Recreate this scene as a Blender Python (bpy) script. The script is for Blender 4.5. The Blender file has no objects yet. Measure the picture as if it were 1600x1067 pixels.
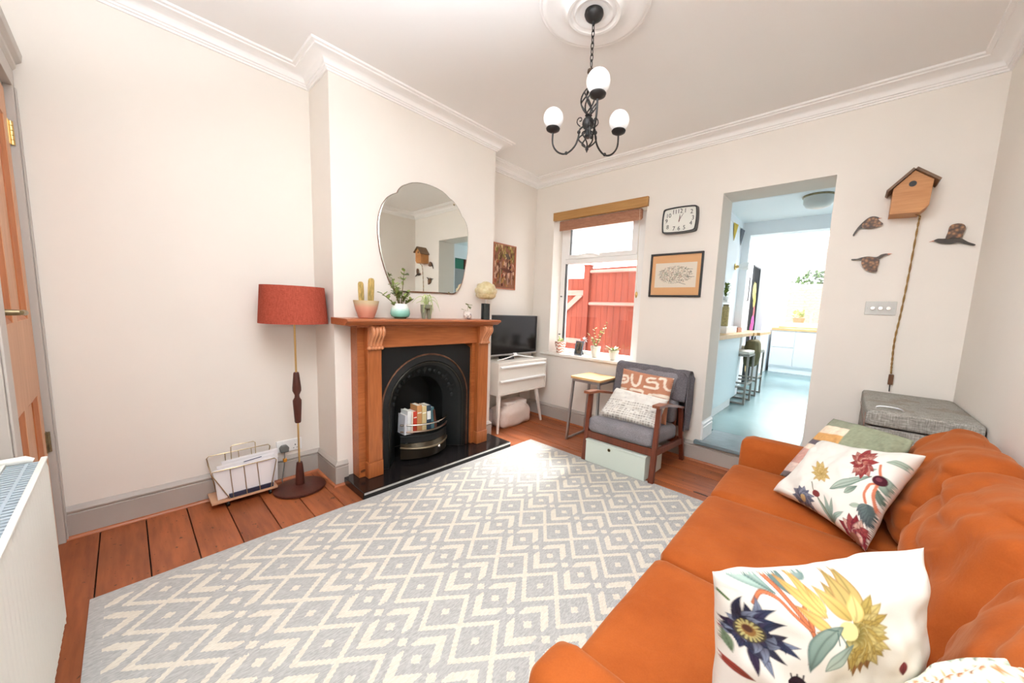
import bpy, bmesh, math, random
import numpy as np
from mathutils import Vector, Matrix, noise
random.seed(7); np.random.seed(7)
S = bpy.context.scene
COL = S.collection
PI = math.pi

# ---------------------------------------------------------------- camera
cam = bpy.data.cameras.new('camera'); co = bpy.data.objects.new('camera', cam); COL.objects.link(co)
A, B, C_ = 7.13092265e-01, 1.14992206e-01, 4.13132708e-02
def camrot():
    ca, sa, cb, sb, cc, sc = math.cos(A), math.sin(A), math.cos(B), math.sin(B), math.cos(C_), math.sin(C_)
    yaw = np.array([[ca, sa, 0], [-sa, ca, 0], [0, 0, 1.]])
    base = np.array([[1, 0, 0], [0, 0, -1.], [0, 1, 0]])
    pit = np.array([[1, 0, 0], [0, cb, -sb], [0, sb, cb]])
    rol = np.array([[cc, -sc, 0], [sc, cc, 0], [0, 0, 1]])
    return rol @ pit @ base @ yaw
M = camrot()
mw = Matrix.Identity(4)
for i in range(3):
    mw[i][0] = M[0][i]; mw[i][1] = -M[1][i]; mw[i][2] = -M[2][i]
mw[2][3] = 1.25
co.matrix_world = mw
cam.sensor_width = 36; cam.sensor_fit = 'HORIZONTAL'
cam.lens = 558.73 / 1600 * 36
cam.shift_x = (800 - 840.256) / 1600; cam.shift_y = (549.144 - 533.5) / 1600
cam.clip_start = 0.02; cam.clip_end = 200
S.camera = co

# ---------------------------------------------------------------- world, lights, exposure
W = bpy.data.worlds.new('sky'); S.world = W; W.use_nodes = True
bg = W.node_tree.nodes['Background']
bg.inputs[0].default_value = (0.96, 0.98, 1.0, 1); bg.inputs[1].default_value = 6.0
S.view_settings.view_transform = 'Standard'; S.view_settings.look = 'None'
S.view_settings.gamma = 1; S.view_settings.use_curve_mapping = False
S.view_settings.exposure = 0.12
try:
    S.cycles.use_denoising = True
    S.cycles.max_bounces = 10; S.cycles.diffuse_bounces = 6; S.cycles.sample_clamp_indirect = 8
    S.cycles.caustics_reflective = False; S.cycles.caustics_refractive = False
except Exception: pass
def area(name, loc, aim, size, power, color=(1, 1, 1), sy=None):
    l = bpy.data.lights.new(name, 'AREA'); l.energy = power; l.color = color
    l.size = size
    if sy: l.shape = 'RECTANGLE'; l.size_y = sy
    o = bpy.data.objects.new(name, l); COL.objects.link(o); o.location = loc
    o.rotation_euler = (Vector(aim) - Vector(loc)).to_track_quat('-Z', 'Y').to_euler()
    return o
# the photographer's flash, bounced off the wall and ceiling behind the camera
fl0 = area('bounce_flash', (-0.45, 0.27, 1.80), (-0.50, 0.0, 2.7), 0.50, 91, (0.87, 0.97, 1.09)); fl0.data.spread = math.radians(150)
# hazy sun behind the garden, high over the fence and the kitchen rooflight
su = bpy.data.lights.new('sun', 'SUN'); su.energy = 9.0; su.angle = math.radians(16); su.color = (1.0, 0.98, 0.95)
suo = bpy.data.objects.new('sun', su); COL.objects.link(suo); suo.location = (0, 12, 12)
suo.rotation_euler = Vector((0.05, -math.cos(math.radians(50)), -math.sin(math.radians(50)))).to_track_quat('-Z', 'Y').to_euler()

# ---------------------------------------------------------------- node expression helper
class NX:
    def __init__(s, nt, sock): s.nt, s.s = nt, sock
    def _m(s, op, *a):
        n = s.nt.nodes.new('ShaderNodeMath'); n.operation = op
        for i, v in enumerate((s,) + a):
            if isinstance(v, NX): s.nt.links.new(v.s, n.inputs[i])
            else: n.inputs[i].default_value = v
        return NX(s.nt, n.outputs[0])
    def __add__(s, o): return s._m('ADD', o)
    def __sub__(s, o): return s._m('SUBTRACT', o)
    def __mul__(s, o): return s._m('MULTIPLY', o)
    def __truediv__(s, o): return s._m('DIVIDE', o)
    def lt(s, o): return s._m('LESS_THAN', o)
    def gt(s, o): return s._m('GREATER_THAN', o)
    def abs(s): return s._m('ABSOLUTE')
    def rnd(s): return s._m('ROUND')
    def fr(s): return s._m('FRACT')
    def sin(s): return s._m('SINE')
    def max(s, o): return s._m('MAXIMUM', o)
    def min(s, o): return s._m('MINIMUM', o)
class NT:
    def __init__(s, name, rough=0.5, metal=0.0, spec=None):
        s.m = bpy.data.materials.new(name); s.m.use_nodes = True; s.nt = s.m.node_tree
        s.b = s.nt.nodes['Principled BSDF']; s.b.inputs['Roughness'].default_value = rough
        s.b.inputs['Metallic'].default_value = metal
        if spec is not None: s.b.inputs['Specular IOR Level'].default_value = spec
    def coord(s, kind='Object', scale=(1, 1, 1)):
        tc = s.nt.nodes.new('ShaderNodeTexCoord'); mp = s.nt.nodes.new('ShaderNodeMapping')
        mp.inputs['Scale'].default_value = scale
        s.nt.links.new(tc.outputs[kind], mp.inputs[0]); return mp.outputs[0]
    def xyz(s, v):
        n = s.nt.nodes.new('ShaderNodeSeparateXYZ'); s.nt.links.new(v, n.inputs[0])
        return [NX(s.nt, o) for o in n.outputs]
    def noise(s, v, scale, detail=3, rough=0.5, dist=0.0):
        n = s.nt.nodes.new('ShaderNodeTexNoise'); s.nt.links.new(v, n.inputs['Vector'])
        n.inputs['Scale'].default_value = scale; n.inputs['Detail'].default_value = detail
        n.inputs['Roughness'].default_value = rough; n.inputs['Distortion'].default_value = dist
        return NX(s.nt, n.outputs[0])
    def ramp(s, f, stops):
        n = s.nt.nodes.new('ShaderNodeValToRGB'); s.nt.links.new(f.s, n.inputs[0])
        e = n.color_ramp.elements
        while len(e) < len(stops): e.new(0.5)
        for k, (p, c) in enumerate(stops): e[k].position = p; e[k].color = tuple(c) + (1,)
        return n.outputs[0]
    def mix(s, f, a, b, mode='MIX'):
        n = s.nt.nodes.new('ShaderNodeMix'); n.data_type = 'RGBA'; n.blend_type = mode
        if isinstance(f, NX): s.nt.links.new(f.s, n.inputs[0])
        else: n.inputs[0].default_value = f
        for v, i in ((a, 6), (b, 7)):
            if isinstance(v, tuple): n.inputs[i].default_value = v + (1,)
            else: s.nt.links.new(v, n.inputs[i])
        return n.outputs[2]
    def col(s, c):
        if isinstance(c, tuple): s.b.inputs['Base Color'].default_value = c + (1,)
        else: s.nt.links.new(c, s.b.inputs['Base Color'])
    def bump(s, h, strength=0.3, dist=0.01):
        n = s.nt.nodes.new('ShaderNodeBump'); n.inputs['Strength'].default_value = strength
        n.inputs['Distance'].default_value = dist
        s.nt.links.new(h.s, n.inputs['Height']); s.nt.links.new(n.outputs[0], s.b.inputs['Normal'])
def sr(r, g, b):   # 0-255 sRGB to linear
    f = lambda c: (c / 255 / 12.92) if c / 255 <= 0.04045 else ((c / 255 + 0.055) / 1.055) ** 2.4
    return (f(r), f(g), f(b))
def plain(name, c, rough=0.5, metal=0.0, nz=0.0, ns=20, bump=0.0, bs=200, bd=0.002, spec=None, sheen=0):
    t = NT(name, rough, metal, spec); v = t.coord()
    if nz: t.col(t.ramp(t.noise(v, ns, 4), [(0.3, tuple(x * (1 - nz) for x in c)), (0.7, tuple(min(1, x * (1 + nz)) for x in c))]))
    else: t.col(c)
    if bump: t.bump(t.noise(v, bs, 3), bump, bd)
    if sheen: t.b.inputs['Sheen Weight'].default_value = sheen
    return t.m
def wood(name, c1, c2, axis=0, rough=0.45, sc=9, stretch=0.08, knots=True, bump=0.15):
    t = NT(name, rough); s_ = [1, 1, 1]; s_[axis] = stretch
    v = t.coord(scale=tuple(s_)); g = t.noise(v, sc, 6, 0.6, 0.6)
    c = t.ramp(g, [(0.25, c1), (0.5, tuple((a + b) / 2 for a, b in zip(c1, c2))), (0.75, c2)])
    fine = t.noise(v, sc * 9, 3)
    c = t.mix(0.35, c, t.ramp(fine, [(0.35, c1), (0.65, c2)]))
    if knots:
        s2 = [1, 1, 1]; s2[axis] = 0.55
        kn = t.noise(t.coord(scale=tuple(s2)), sc * 1.1, 1)
        c = t.mix(kn.gt(0.765), c, tuple(x * 0.3 for x in c1))
    t.col(c); t.bump(g, bump, 0.003); return t.m
def specks(m, sc=55, th=.70, dark=.35):
    nt = m.node_tree; b = nt.nodes['Principled BSDF']; t = NT.__new__(NT); t.m, t.nt, t.b = m, nt, b
    src = b.inputs['Base Color'].links[0].from_socket
    a = t.noise(t.coord(scale=(.7, 1, 1)), sc, 2); c = t.noise(t.coord(scale=(.8, 1, 1)), 13, 3); blot = t.noise(t.coord(scale=(.5, 1, 1)), 3.5, 4)
    col = t.mix(a.gt(th) * .75, src, (.035, .014, .007)); col = t.mix(c.gt(.72) * .7, col, (.03, .012, .006))
    t.col(t.mix((blot - .42).max(0) * 1.6, col, (.16, .045, .014)))
def thin_glass(name, tint=(1, 1, 1), gl=0.06):
    m = bpy.data.materials.new(name); m.use_nodes = True; nt = m.node_tree; nt.nodes.clear()
    o = nt.nodes.new('ShaderNodeOutputMaterial'); mx = nt.nodes.new('ShaderNodeMixShader')
    tr = nt.nodes.new('ShaderNodeBsdfTransparent'); g = nt.nodes.new('ShaderNodeBsdfGlossy')
    tr.inputs[0].default_value = tint + (1,); g.inputs['Roughness'].default_value = 0.02
    mx.inputs[0].default_value = gl
    nt.links.new(tr.outputs[0], mx.inputs[1]); nt.links.new(g.outputs[0], mx.inputs[2]); nt.links.new(mx.outputs[0], o.inputs[0])
    return m
def printed(name, rough=0.8, bump=0.2, bs=600):
    t = NT(name, rough); a = t.nt.nodes.new('ShaderNodeAttribute'); a.attribute_name = 'Print'
    t.col(a.outputs['Color'])
    if bump: t.bump(t.noise(t.coord(), bs, 2), bump, 0.001)
    t.b.inputs['Specular IOR Level'].default_value = 0.2
    return t.m

# ---------------------------------------------------------------- objects
def wloc(o):
    v = Vector((0, 0, 0))
    while o: v += o.location; o = o.parent
    return v
def tag(o, label=None, cat=None, group=None, kind=None):
    if label: o['label'] = label
    if cat: o['category'] = cat
    if group: o['group'] = group
    if kind: o['kind'] = kind
    return o
def thing(name, label, cat, loc=(0, 0, 0), group=None, rz=0):
    o = bpy.data.objects.new(name, None); COL.objects.link(o); o.location = loc
    o.rotation_euler = (0, 0, rz); o.empty_display_size = 0.05
    return tag(o, label, cat, group)
def smooth(me, ang=40):
    me.polygons.foreach_set('use_smooth', [True] * len(me.polygons))
    try: me.set_sharp_from_angle(angle=math.radians(ang))
    except Exception: pass
class MB:
    def __init__(s): s.v = []; s.f = []
    def add(s, vs, fs):
        n = len(s.v); s.v += [tuple(p) for p in vs]; s.f += [tuple(i + n for i in f) for f in fs]; return s
    def box(s, a, b):
        x0, x1 = sorted((a[0], b[0])); y0, y1 = sorted((a[1], b[1])); z0, z1 = sorted((a[2], b[2]))
        return s.add([(x0, y0, z0), (x1, y0, z0), (x1, y1, z0), (x0, y1, z0), (x0, y0, z1), (x1, y0, z1), (x1, y1, z1), (x0, y1, z1)],
                     [(3, 2, 1, 0), (4, 5, 6, 7), (0, 1, 5, 4), (1, 2, 6, 5), (2, 3, 7, 6), (3, 0, 4, 7)])
    def hexa(s, p):   # 8 points: bottom ring then top ring (ccw from above)
        return s.add(p, [(3, 2, 1, 0), (4, 5, 6, 7), (0, 1, 5, 4), (1, 2, 6, 5), (2, 3, 7, 6), (3, 0, 4, 7)])
    def bar(s, a, b, w, h, up=(0, 0, 1), w2=None, h2=None):
        a, b = Vector(a), Vector(b); d = (b - a).normalized(); u = Vector(up)
        sx = d.cross(u)
        if sx.length < 1e-4: sx = d.cross(Vector((1, 0, 0)))
        sx.normalize(); uu = sx.cross(d).normalized()
        w2 = w if w2 is None else w2; h2 = h if h2 is None else h2
        r = []
        for p, ww, hh in ((a, w, h), (b, w2, h2)):
            r += [p - sx * ww / 2 - uu * hh / 2, p + sx * ww / 2 - uu * hh / 2, p + sx * ww / 2 + uu * hh / 2, p - sx * ww / 2 + uu * hh / 2]
        return s.add(r, [(0, 1, 2, 3), (7, 6, 5, 4), (0, 4, 5, 1), (1, 5, 6, 2), (2, 6, 7, 3), (3, 7, 4, 0)])
    def tube(s, pts, r, n=8, closed=False, caps=True):
        pts = [Vector(p) for p in pts]; m = len(pts); rs = r if isinstance(r, (list, tuple)) else [r] * m
        prev = None; base = len(s.v); vs = []
        for i, p in enumerate(pts):
            if closed: t = (pts[(i + 1) % m] - pts[i - 1])
            else: t = pts[min(i + 1, m - 1)] - pts[max(i - 1, 0)]
            t.normalize()
            if prev is None:
                u = Vector((0, 0, 1)) if abs(t.z) < 0.9 else Vector((1, 0, 0))
                u = (u - t * u.dot(t)).normalized()
            else: u = (prev - t * prev.dot(t)).normalized()
            prev = u; w = t.cross(u)
            for k in range(n):
                a = 2 * PI * k / n; vs.append(p + (u * math.cos(a) + w * math.sin(a)) * rs[i])
        fs = []
        for i in range(m if closed else m - 1):
            for k in range(n):
                a = i * n + k; b = i * n + (k + 1) % n; j = (i + 1) % m
                fs.append((a, b, j * n + (k + 1) % n, j * n + k))
        if caps and not closed: fs += [tuple(range(n))[::-1], tuple((m - 1) * n + k for k in range(n))]
        return s.add(vs, fs)
    def lathe(s, prof, c=(0, 0, 0), n=24, axis='z', capped=True):
        vs = []; fs = []; m = len(prof)
        for r, h in prof:
            for k in range(n):
                a = 2 * PI * k / n; x, y = r * math.cos(a), r * math.sin(a)
                p = (x, y, h) if axis == 'z' else ((h, x, y) if axis == 'x' else (y, h, x))
                vs.append((p[0] + c[0], p[1] + c[1], p[2] + c[2]))
        for i in range(m - 1):
            for k in range(n): fs.append((i * n + k, i * n + (k + 1) % n, (i + 1) * n + (k + 1) % n, (i + 1) * n + k))
        if capped: fs += [tuple(range(n))[::-1], tuple((m - 1) * n + k for k in range(n))]
        return s.add(vs, fs)
    def ball(s, c, r, n=12, m=8, sc=(1, 1, 1)):
        prof = [(max(1e-4, math.sin(PI * i / m)) * r, -math.cos(PI * i / m) * r) for i in range(m + 1)]
        vs = []; fs = []
        for rr, h in prof:
            for k in range(n):
                a = 2 * PI * k / n
                vs.append((c[0] + rr * math.cos(a) * sc[0], c[1] + rr * math.sin(a) * sc[1], c[2] + h * sc[2]))
        for i in range(m):
            for k in range(n): fs.append((i * n + k, i * n + (k + 1) % n, (i + 1) * n + (k + 1) % n, (i + 1) * n + k))
        return s.add(vs, fs)
    def prism(s, poly, d0, d1, axis='y'):
        # poly is a list of 2d points; axis says which coordinate is extruded from d0 to d1
        def P(p, d): return {'y': (p[0], d, p[1]), 'x': (d, p[0], p[1]), 'z': (p[0], p[1], d)}[axis]
        n = len(poly)
        return s.add([P(p, d0) for p in poly] + [P(p, d1) for p in poly],
                     [tuple(range(n)), tuple(range(2 * n - 1, n - 1, -1))] + [(i, n + i, n + (i + 1) % n, (i + 1) % n) for i in range(n)])
    def sweep(s, prof, path, z0=0.0, closed=False):
        # prof [(outward offset, z)], path 2d points; outward = left of the walking direction
        n = len(path); offs = []
        for i in range(n):
            p = Vector(path[i])
            a = Vector(path[i - 1]) if (i > 0 or closed) else None
            b = Vector(path[(i + 1) % n]) if (i < n - 1 or closed) else None
            d1 = (p - a).normalized() if a is not None else None
            d2 = (b - p).normalized() if b is not None else None
            if d1 is None: d1 = d2
            if d2 is None: d2 = d1
            n1 = Vector((-d1.y, d1.x)); n2 = Vector((-d2.y, d2.x)); mm = n1 + n2
            mm = mm / max(1e-6, mm.dot(n1)); offs.append(mm)
        m = len(prof); vs = []
        for i in range(n):
            for o, z in prof: vs.append((path[i][0] + offs[i].x * o, path[i][1] + offs[i].y * o, z0 + z))
        fs = []
        for i in range(n if closed else n - 1):
            j = (i + 1) % n
            for k in range(m): fs.append((i * m + k, j * m + k, j * m + (k + 1) % m, i * m + (k + 1) % m))
        if not closed: fs += [tuple(range(m)), tuple((n - 1) * m + k for k in range(m))[::-1]]
        return s.add(vs, fs)
    def build(s, name, mat, parent=None, local=False, sm=True, bev=0, fix=True, sub=0):
        me = bpy.data.meshes.new(name)
        o0 = Vector((0, 0, 0)) if (local or not parent) else wloc(parent)
        me.from_pydata([(x - o0.x, y - o0.y, z - o0.z) for x, y, z in s.v], [], s.f)
        if fix:
            bm = bmesh.new(); bm.from_mesh(me); bmesh.ops.recalc_face_normals(bm, faces=bm.faces); bm.to_mesh(me); bm.free()
        me.materials.append(mat)
        if sm: smooth(me)
        o = bpy.data.objects.new(name, me); COL.objects.link(o)
        if parent: o.parent = parent
        if bev:
            md = o.modifiers.new('bevel', 'BEVEL'); md.width = bev; md.segments = 2; md.limit_method = 'ANGLE'
        if sub:
            md = o.modifiers.new('sub', 'SUBSURF'); md.levels = sub; md.render_levels = sub
        return o
def origin(o, loc):   # move a top-level mesh object's origin to loc
    l = Vector(loc); o.data.transform(Matrix.Translation(-l)); o.location = l; return o
def dup(root, loc, rz=None, label=None):
    r = root.copy(); COL.objects.link(r); r.location = loc
    if rz is not None: r.rotation_euler = (0, 0, rz)
    if label: r['label'] = label
    for ch in list(root.children):
        c = ch.copy(); COL.objects.link(c); c.parent = r
        for g in ch.children:
            d = g.copy(); COL.objects.link(d); d.parent = c
    return r
def cr(pts, n=6, closed=False):   # catmull-rom through points
    P = [Vector(p) for p in pts]; out = []; m = len(P)
    for i in range(m if closed else m - 1):
        a = P[(i - 1) % m] if (closed or i > 0) else P[0]; b = P[i]; c = P[(i + 1) % m]
        d = P[(i + 2) % m] if (closed or i < m - 2) else P[-1]
        for k in range(n):
            t = k / n
            out.append(0.5 * ((2 * b) + (c - a) * t + (2 * a - 5 * b + 4 * c - d) * t * t + (3 * b - a - 3 * c + d) * t ** 3))
    if not closed: out.append(P[-1])
    return out

# ---------------------------------------------------------------- painted prints (vertex colours)
class Canvas:
    def __init__(s, n, bgc, m=None):
        s.n = n; s.m = m or n; s.a = np.zeros((s.m, s.n, 3)); s.a[:] = bgc
        s.V, s.U = np.mgrid[0:s.m, 0:s.n]; s.U = s.U / (s.n - 1.0); s.V = s.V / (s.m - 1.0)
    def put(s, mask, c): s.a = s.a * (1 - mask[..., None]) + np.array(c) * mask[..., None]
    def petal(s, p, q, w, c1, c2, edge=None, k=1.0, bend=0.0):
        dx, dy = q[0] - p[0], q[1] - p[1]; L = math.hypot(dx, dy); ux, uy = dx / L, dy / L
        X, Y = s.U - p[0], s.V - p[1]
        t = (X * ux + Y * uy) / L; r = (-X * uy + Y * ux)
        tt = np.clip(t, 0, 1); r = r - bend * 4 * tt * (1 - tt)
        hw = w * np.sin(PI * tt ** k)
        m = np.clip((hw - np.abs(r)) / 0.006 + 0.5, 0, 1) * ((t > 0) & (t < 1))
        c = np.array(c1)[None, None] * (1 - tt[..., None]) + np.array(c2)[None, None] * tt[..., None]
        sh = 1 - 0.35 * np.exp(-(r / (w * 0.12 + 1e-4)) ** 2)
        c = c * sh[..., None]
        if edge is not None:
            e = np.clip(1 - (hw - np.abs(r)) / (w * 0.3), 0, 1) * 0.75
            c = c * (1 - e[..., None]) + np.array(edge) * e[..., None]
        s.a = s.a * (1 - m[..., None]) + c * m[..., None]
    def stroke(s, pts, w, c):
        pts = cr([(p[0], p[1], 0) for p in pts], 8); d = np.full(s.U.shape, 9.0)
        for a, b in zip(pts[:-1], pts[1:]):
            vx, vy = b.x - a.x, b.y - a.y; l2 = vx * vx + vy * vy + 1e-9
            t = np.clip(((s.U - a.x) * vx + (s.V - a.y) * vy) / l2, 0, 1)
            d = np.minimum(d, np.hypot(s.U - a.x - t * vx, s.V - a.y - t * vy))
        s.put(np.clip((w - d) / 0.004 + 0.5, 0, 1), c)
    def disc(s, c, r, colr, soft=0.006):
        s.put(np.clip((r - np.hypot(s.U - c[0], s.V - c[1])) / soft + 0.5, 0, 1), colr)
    def rect(s, u0, v0, u1, v1, c): s.put(((s.U >= u0) & (s.U <= u1) & (s.V >= v0) & (s.V <= v1)).astype(float), c)
    def flower(s, c, R, n, cols, edge, a0=0, spread=2 * PI, inner=0.15, w=0.16, rng=None):
        rng = rng or random.Random(int(c[0] * 999)); order = list(range(n)); rng.shuffle(order)
        for layer, rr in ((0, 1.0), (1, 0.75), (2, 0.5)):
            for i in order:
                a = a0 + spread * (i + layer * 0.5) / n + rng.uniform(-0.12, 0.12); l = R * rr * rng.uniform(0.8, 1.08)
                p = (c[0] + math.cos(a) * R * inner, c[1] + math.sin(a) * R * inner)
                q = (c[0] + math.cos(a) * l, c[1] + math.sin(a) * l)
                c1, c2 = rng.choice(cols)
                s.petal(p, q, R * w * rng.uniform(0.7, 1.2), c1, c2, edge, 0.8, rng.uniform(-0.03, 0.03) * R * 4)
    def leaf(s, p, q, w, c1, c2, edge, veins=6, bend=0.0):
        s.petal(p, q, w, c1, c2, edge, 0.8, bend)
        dx, dy = q[0] - p[0], q[1] - p[1]; L = math.hypot(dx, dy); nx, ny = -dy / L, dx / L
        for i in range(1, veins):
            t = i / veins; b = (p[0] + dx * t + nx * bend * 4 * t * (1 - t), p[1] + dy * t + ny * bend * 4 * t * (1 - t))
            ww = w * 0.75 * math.sin(PI * t ** 0.8)
            for sg in (-1, 1):
                s.stroke([b, (b[0] + nx * ww * sg + dx * 0.06, b[1] + ny * ww * sg + dy * 0.06)], 0.0022, tuple(x * 0.6 for x in edge))
def put_print(me, cols):   # cols: per-vertex rgb
    at = me.color_attributes.new('Print', 'FLOAT_COLOR', 'POINT')
    buf = np.ones((len(me.vertices), 4), dtype=np.float32); buf[:, :3] = cols; at.data.foreach_set('color', buf.ravel())

def pillow(name, mat, corners, thick, N=40, parent=None, canvas=None, back=(0.6, 0.55, 0.5), pinch=0.07, wr=0.006, seed=0, puff=0.5, top=None):
    """cushion through four corners TL,TR,BR,BL (world); the front side shows the canvas"""
    TL, TR, BR, BL = [Vector(c) for c in corners]
    c0 = (TL + TR + BR + BL) / 4
    nrm = ((TR - BL).cross(TL - BR)).normalized()   # towards viewer side decided below
    if nrm.dot(Vector((0, 0, 1.25)) - c0) < 0: nrm = -nrm
    vs = []; cols = []
    for side in (1, -1):
        for j in range(N + 1):
            for i in range(N + 1):
                u, v = i / N, j / N; a, b = 2 * u - 1, 2 * v - 1
                uu = 0.5 + 0.5 * a * (1 - pinch * (1 - b * b)); vv = 0.5 + 0.5 * b * (1 - pinch * (1 - a * a))
                p = BL.lerp(BR, uu).lerp(TL.lerp(TR, uu), vv)
                h = ((1 - a ** 4) ** puff * (1 - b ** 4) ** puff) * thick / 2
                w = noise.noise(Vector((u * 4 + seed, v * 4, seed * 3.1 + side))) * wr * 2.2 + noise.noise(Vector((u * 11 + seed, v * 9, seed + side))) * wr
                w += wr * 1.6 * math.sin(9 * (a + b * 0.6) + seed) * abs(a * b)
                edge = min(1, (1 - abs(a)) * 8) * min(1, (1 - abs(b)) * 8)
                p = p + nrm * side * (h + w * edge)
                vs.append(p)
                if canvas is not None:
                    if side == 1:
                        ii = min(canvas.n - 1, int(round(u * (canvas.n - 1)))); jj = min(canvas.m - 1, int(round(v * (canvas.m - 1))))
                        cols.append(tuple(canvas.a[jj, ii]))
                    else: cols.append(back)
    fs = []; K = (N + 1) ** 2; r = N + 1
    for sd in (0, 1):
        for j in range(N):
            for i in range(N):
                a = sd * K + j * r + i; q = (a, a + 1, a + r + 1, a + r); fs.append(q if sd == 0 else q[::-1])
    me = bpy.data.meshes.new(name); o0 = c0 if parent is None else wloc(parent)
    me.from_pydata([p - o0 for p in vs], [], fs)
    if canvas is not None: put_print(me, np.array(cols))
    bm = bmesh.new(); bm.from_mesh(me); bmesh.ops.remove_doubles(bm, verts=bm.verts, dist=0.0002)
    bmesh.ops.recalc_face_normals(bm, faces=bm.faces); bm.to_mesh(me); bm.free()
    me.materials.append(mat); smooth(me, 80)
    o = bpy.data.objects.new(name, me); COL.objects.link(o)
    if parent: o.parent = parent
    else: o.location = c0
    return o

NEARP = [(-.145, .69, .78), (.155, 1.0, .82), (.175, .97, .45), (-.115, .64, .45)]
FARP = [(-.042, 2.18, .68), (.26, 1.89, .78), (.125, 1.66, .455), (-.19, 1.95, .455)]
def rbox(a, b, r, seg=8, bulge=(0, 0, 0), nz=0, ns=4, seed=0, shear=None, n=None):
    """soft rounded box between corners, as MB"""
    a, b = Vector(a), Vector(b); c = (a + b) / 2; h = (b - a) / 2; bm = bmesh.new()
    bmesh.ops.create_cube(bm, size=2); bmesh.ops.subdivide_edges(bm, edges=bm.edges[:], cuts=n or seg * 2, use_grid_fill=True)
    inner = Vector([max(0, x - r) for x in h]); m = MB(); vs = []
    for v in bm.verts:
        q = v.co.copy()
        # spread samples to the rim
        q = Vector([math.copysign(min(1, abs(x)), x) for x in q])
        p = Vector([q[i] * h[i] for i in range(3)])
        ci = Vector([max(-inner[i], min(inner[i], p[i])) for i in range(3)]); d = p - ci
        if d.length > 1e-6:
            mx = max(abs(d[i]) for i in range(3)); p = ci + d.normalized() * min(r, mx if mx > 0 else r) if d.length > 0 else p
        for i in range(3):
            if bulge[i]:
                j, k = [x for x in range(3) if x != i]
                p[i] += bulge[i] * q[i] * (1 - q[j] ** 2) * (1 - q[k] ** 2)
        if nz:
            dn = Vector(q).normalized()
            s1 = noise.noise(Vector((p.x * ns + seed, p.y * ns, p.z * ns))); s2 = noise.noise(Vector((p.x * ns * 2.7, p.y * ns * 2.3 + seed, p.z * ns * 2.7)))
            p += dn * nz * (s1 + 0.5 * s2)
        if shear: p += Vector(shear) * (q.z)
        vs.append(p + c)
    m.v = [tuple(p) for p in vs]; bm.verts.index_update(); m.f = [tuple(v.index for v in f.verts) for f in bm.faces]; bm.free()
    return m

def text_mesh(txt, size, depth=0.001):
    cu = bpy.data.curves.new('t', 'FONT'); cu.body = txt; cu.size = size; cu.extrude = depth; cu.align_x = 'CENTER'; cu.align_y = 'CENTER'
    cu.resolution_u = 3
    o = bpy.data.objects.new('t', cu); COL.objects.link(o); dg = bpy.context.evaluated_depsgraph_get(); dg.update()
    me = bpy.data.meshes.new_from_object(o.evaluated_get(dg)); bpy.data.objects.remove(o); return me

# ================================================================ materials
m_wall = plain('wall_paint', sr(234, 227, 218), 0.85, bump=0.05, bs=90, nz=0.012, ns=3)
m_ceil = plain('ceiling_paint', sr(240, 237, 234), 0.9)
m_corn = plain('cornice_paint', sr(244, 241, 238), 0.7)
m_skirt = plain('skirting_paint', sr(176, 168, 160), 0.45, nz=0.03, ns=6)
m_skirt_white = plain('white_gloss_paint', sr(238, 238, 236), 0.35)
m_arch = plain('architrave_paint', sr(190, 182, 174), 0.45)
m_kwall = plain('kitchen_wall_paint', sr(244, 247, 250), 0.8)
m_upvc = plain('white_upvc', sr(243, 242, 240), 0.3)
m_glass = thin_glass('window_glass', gl=.03)
m_mirror = plain('mirror_silver', (0.86, 0.88, 0.84), 0.015, 1.0)
m_brass = plain('brass', (0.72, 0.50, 0.20), 0.28, 1.0)
m_dullbrass = plain('aged_brass', (0.30, 0.24, 0.14), 0.42, 1.0, nz=0.25, ns=30)
m_chrome = plain('chrome', (0.75, 0.75, 0.75), 0.2, 1.0)
m_steel = plain('grey_steel', (0.45, 0.45, 0.45), 0.4, 0.8)
m_bsteel = plain('brushed_bar_steel', (0.30, 0.28, 0.25), 0.4, 0.7)
m_iron = plain('cast_iron_black', (0.010, 0.011, 0.011), 0.5, 0.0, spec=.3, bump=0.4, bs=120, bd=0.002)
m_black = plain('black_metal', (0.018, 0.016, 0.015), 0.45, 0.3)
m_bplastic = plain('black_plastic', (0.02, 0.02, 0.02), 0.35)
m_white = plain('white_plastic', sr(240, 240, 238), 0.35)
m_slate = plain('black_slate', (0.012, 0.010, 0.010), 0.16, nz=0.3, ns=10)
m_pine = wood('orange_pine', sr(134, 70, 30), sr(188, 110, 60), 2, 0.4, 10)
m_pine_h = wood('orange_pine_h', sr(138, 72, 32), sr(190, 112, 62), 1, 0.38, 10)
m_shelf = wood('pine_shelf', sr(150, 82, 48), sr(186, 112, 70), 1, 0.35, 10, knots=False)
m_corbel = plain('pine_carving', sr(200, 134, 92), 0.45, nz=0.1, ns=25)
m_board = wood('floor_pine', sr(118, 58, 30), sr(188, 106, 60), 0, 0.42, 5, 0.12)
specks(m_board)
m_doorpine = wood('stripped_pine', sr(192, 140, 104), sr(220, 172, 136), 2, 0.5, 7)
m_doormould = wood('stripped_pine_mould', sr(164, 94, 52), sr(200, 126, 78), 2, 0.45, 7, knots=False)
m_walnut = wood('reddish_teak', sr(84, 36, 20), sr(128, 64, 40), 2, 0.4, 14, knots=False)
m_teak = wood('teak_arm', sr(110, 58, 38), sr(160, 100, 72), 1, 0.3, 14, knots=False)
m_darkwood = wood('dark_mahogany', sr(58, 22, 14), sr(92, 44, 32), 2, 0.4, 14, knots=False)
m_oak = wood('pale_oak', sr(196, 150, 96), sr(222, 184, 132), 0, 0.4, 10, knots=False)
m_blindwood = wood('blind_wood', sr(160, 112, 58), sr(190, 146, 88), 0, 0.5, 10, knots=False)
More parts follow.
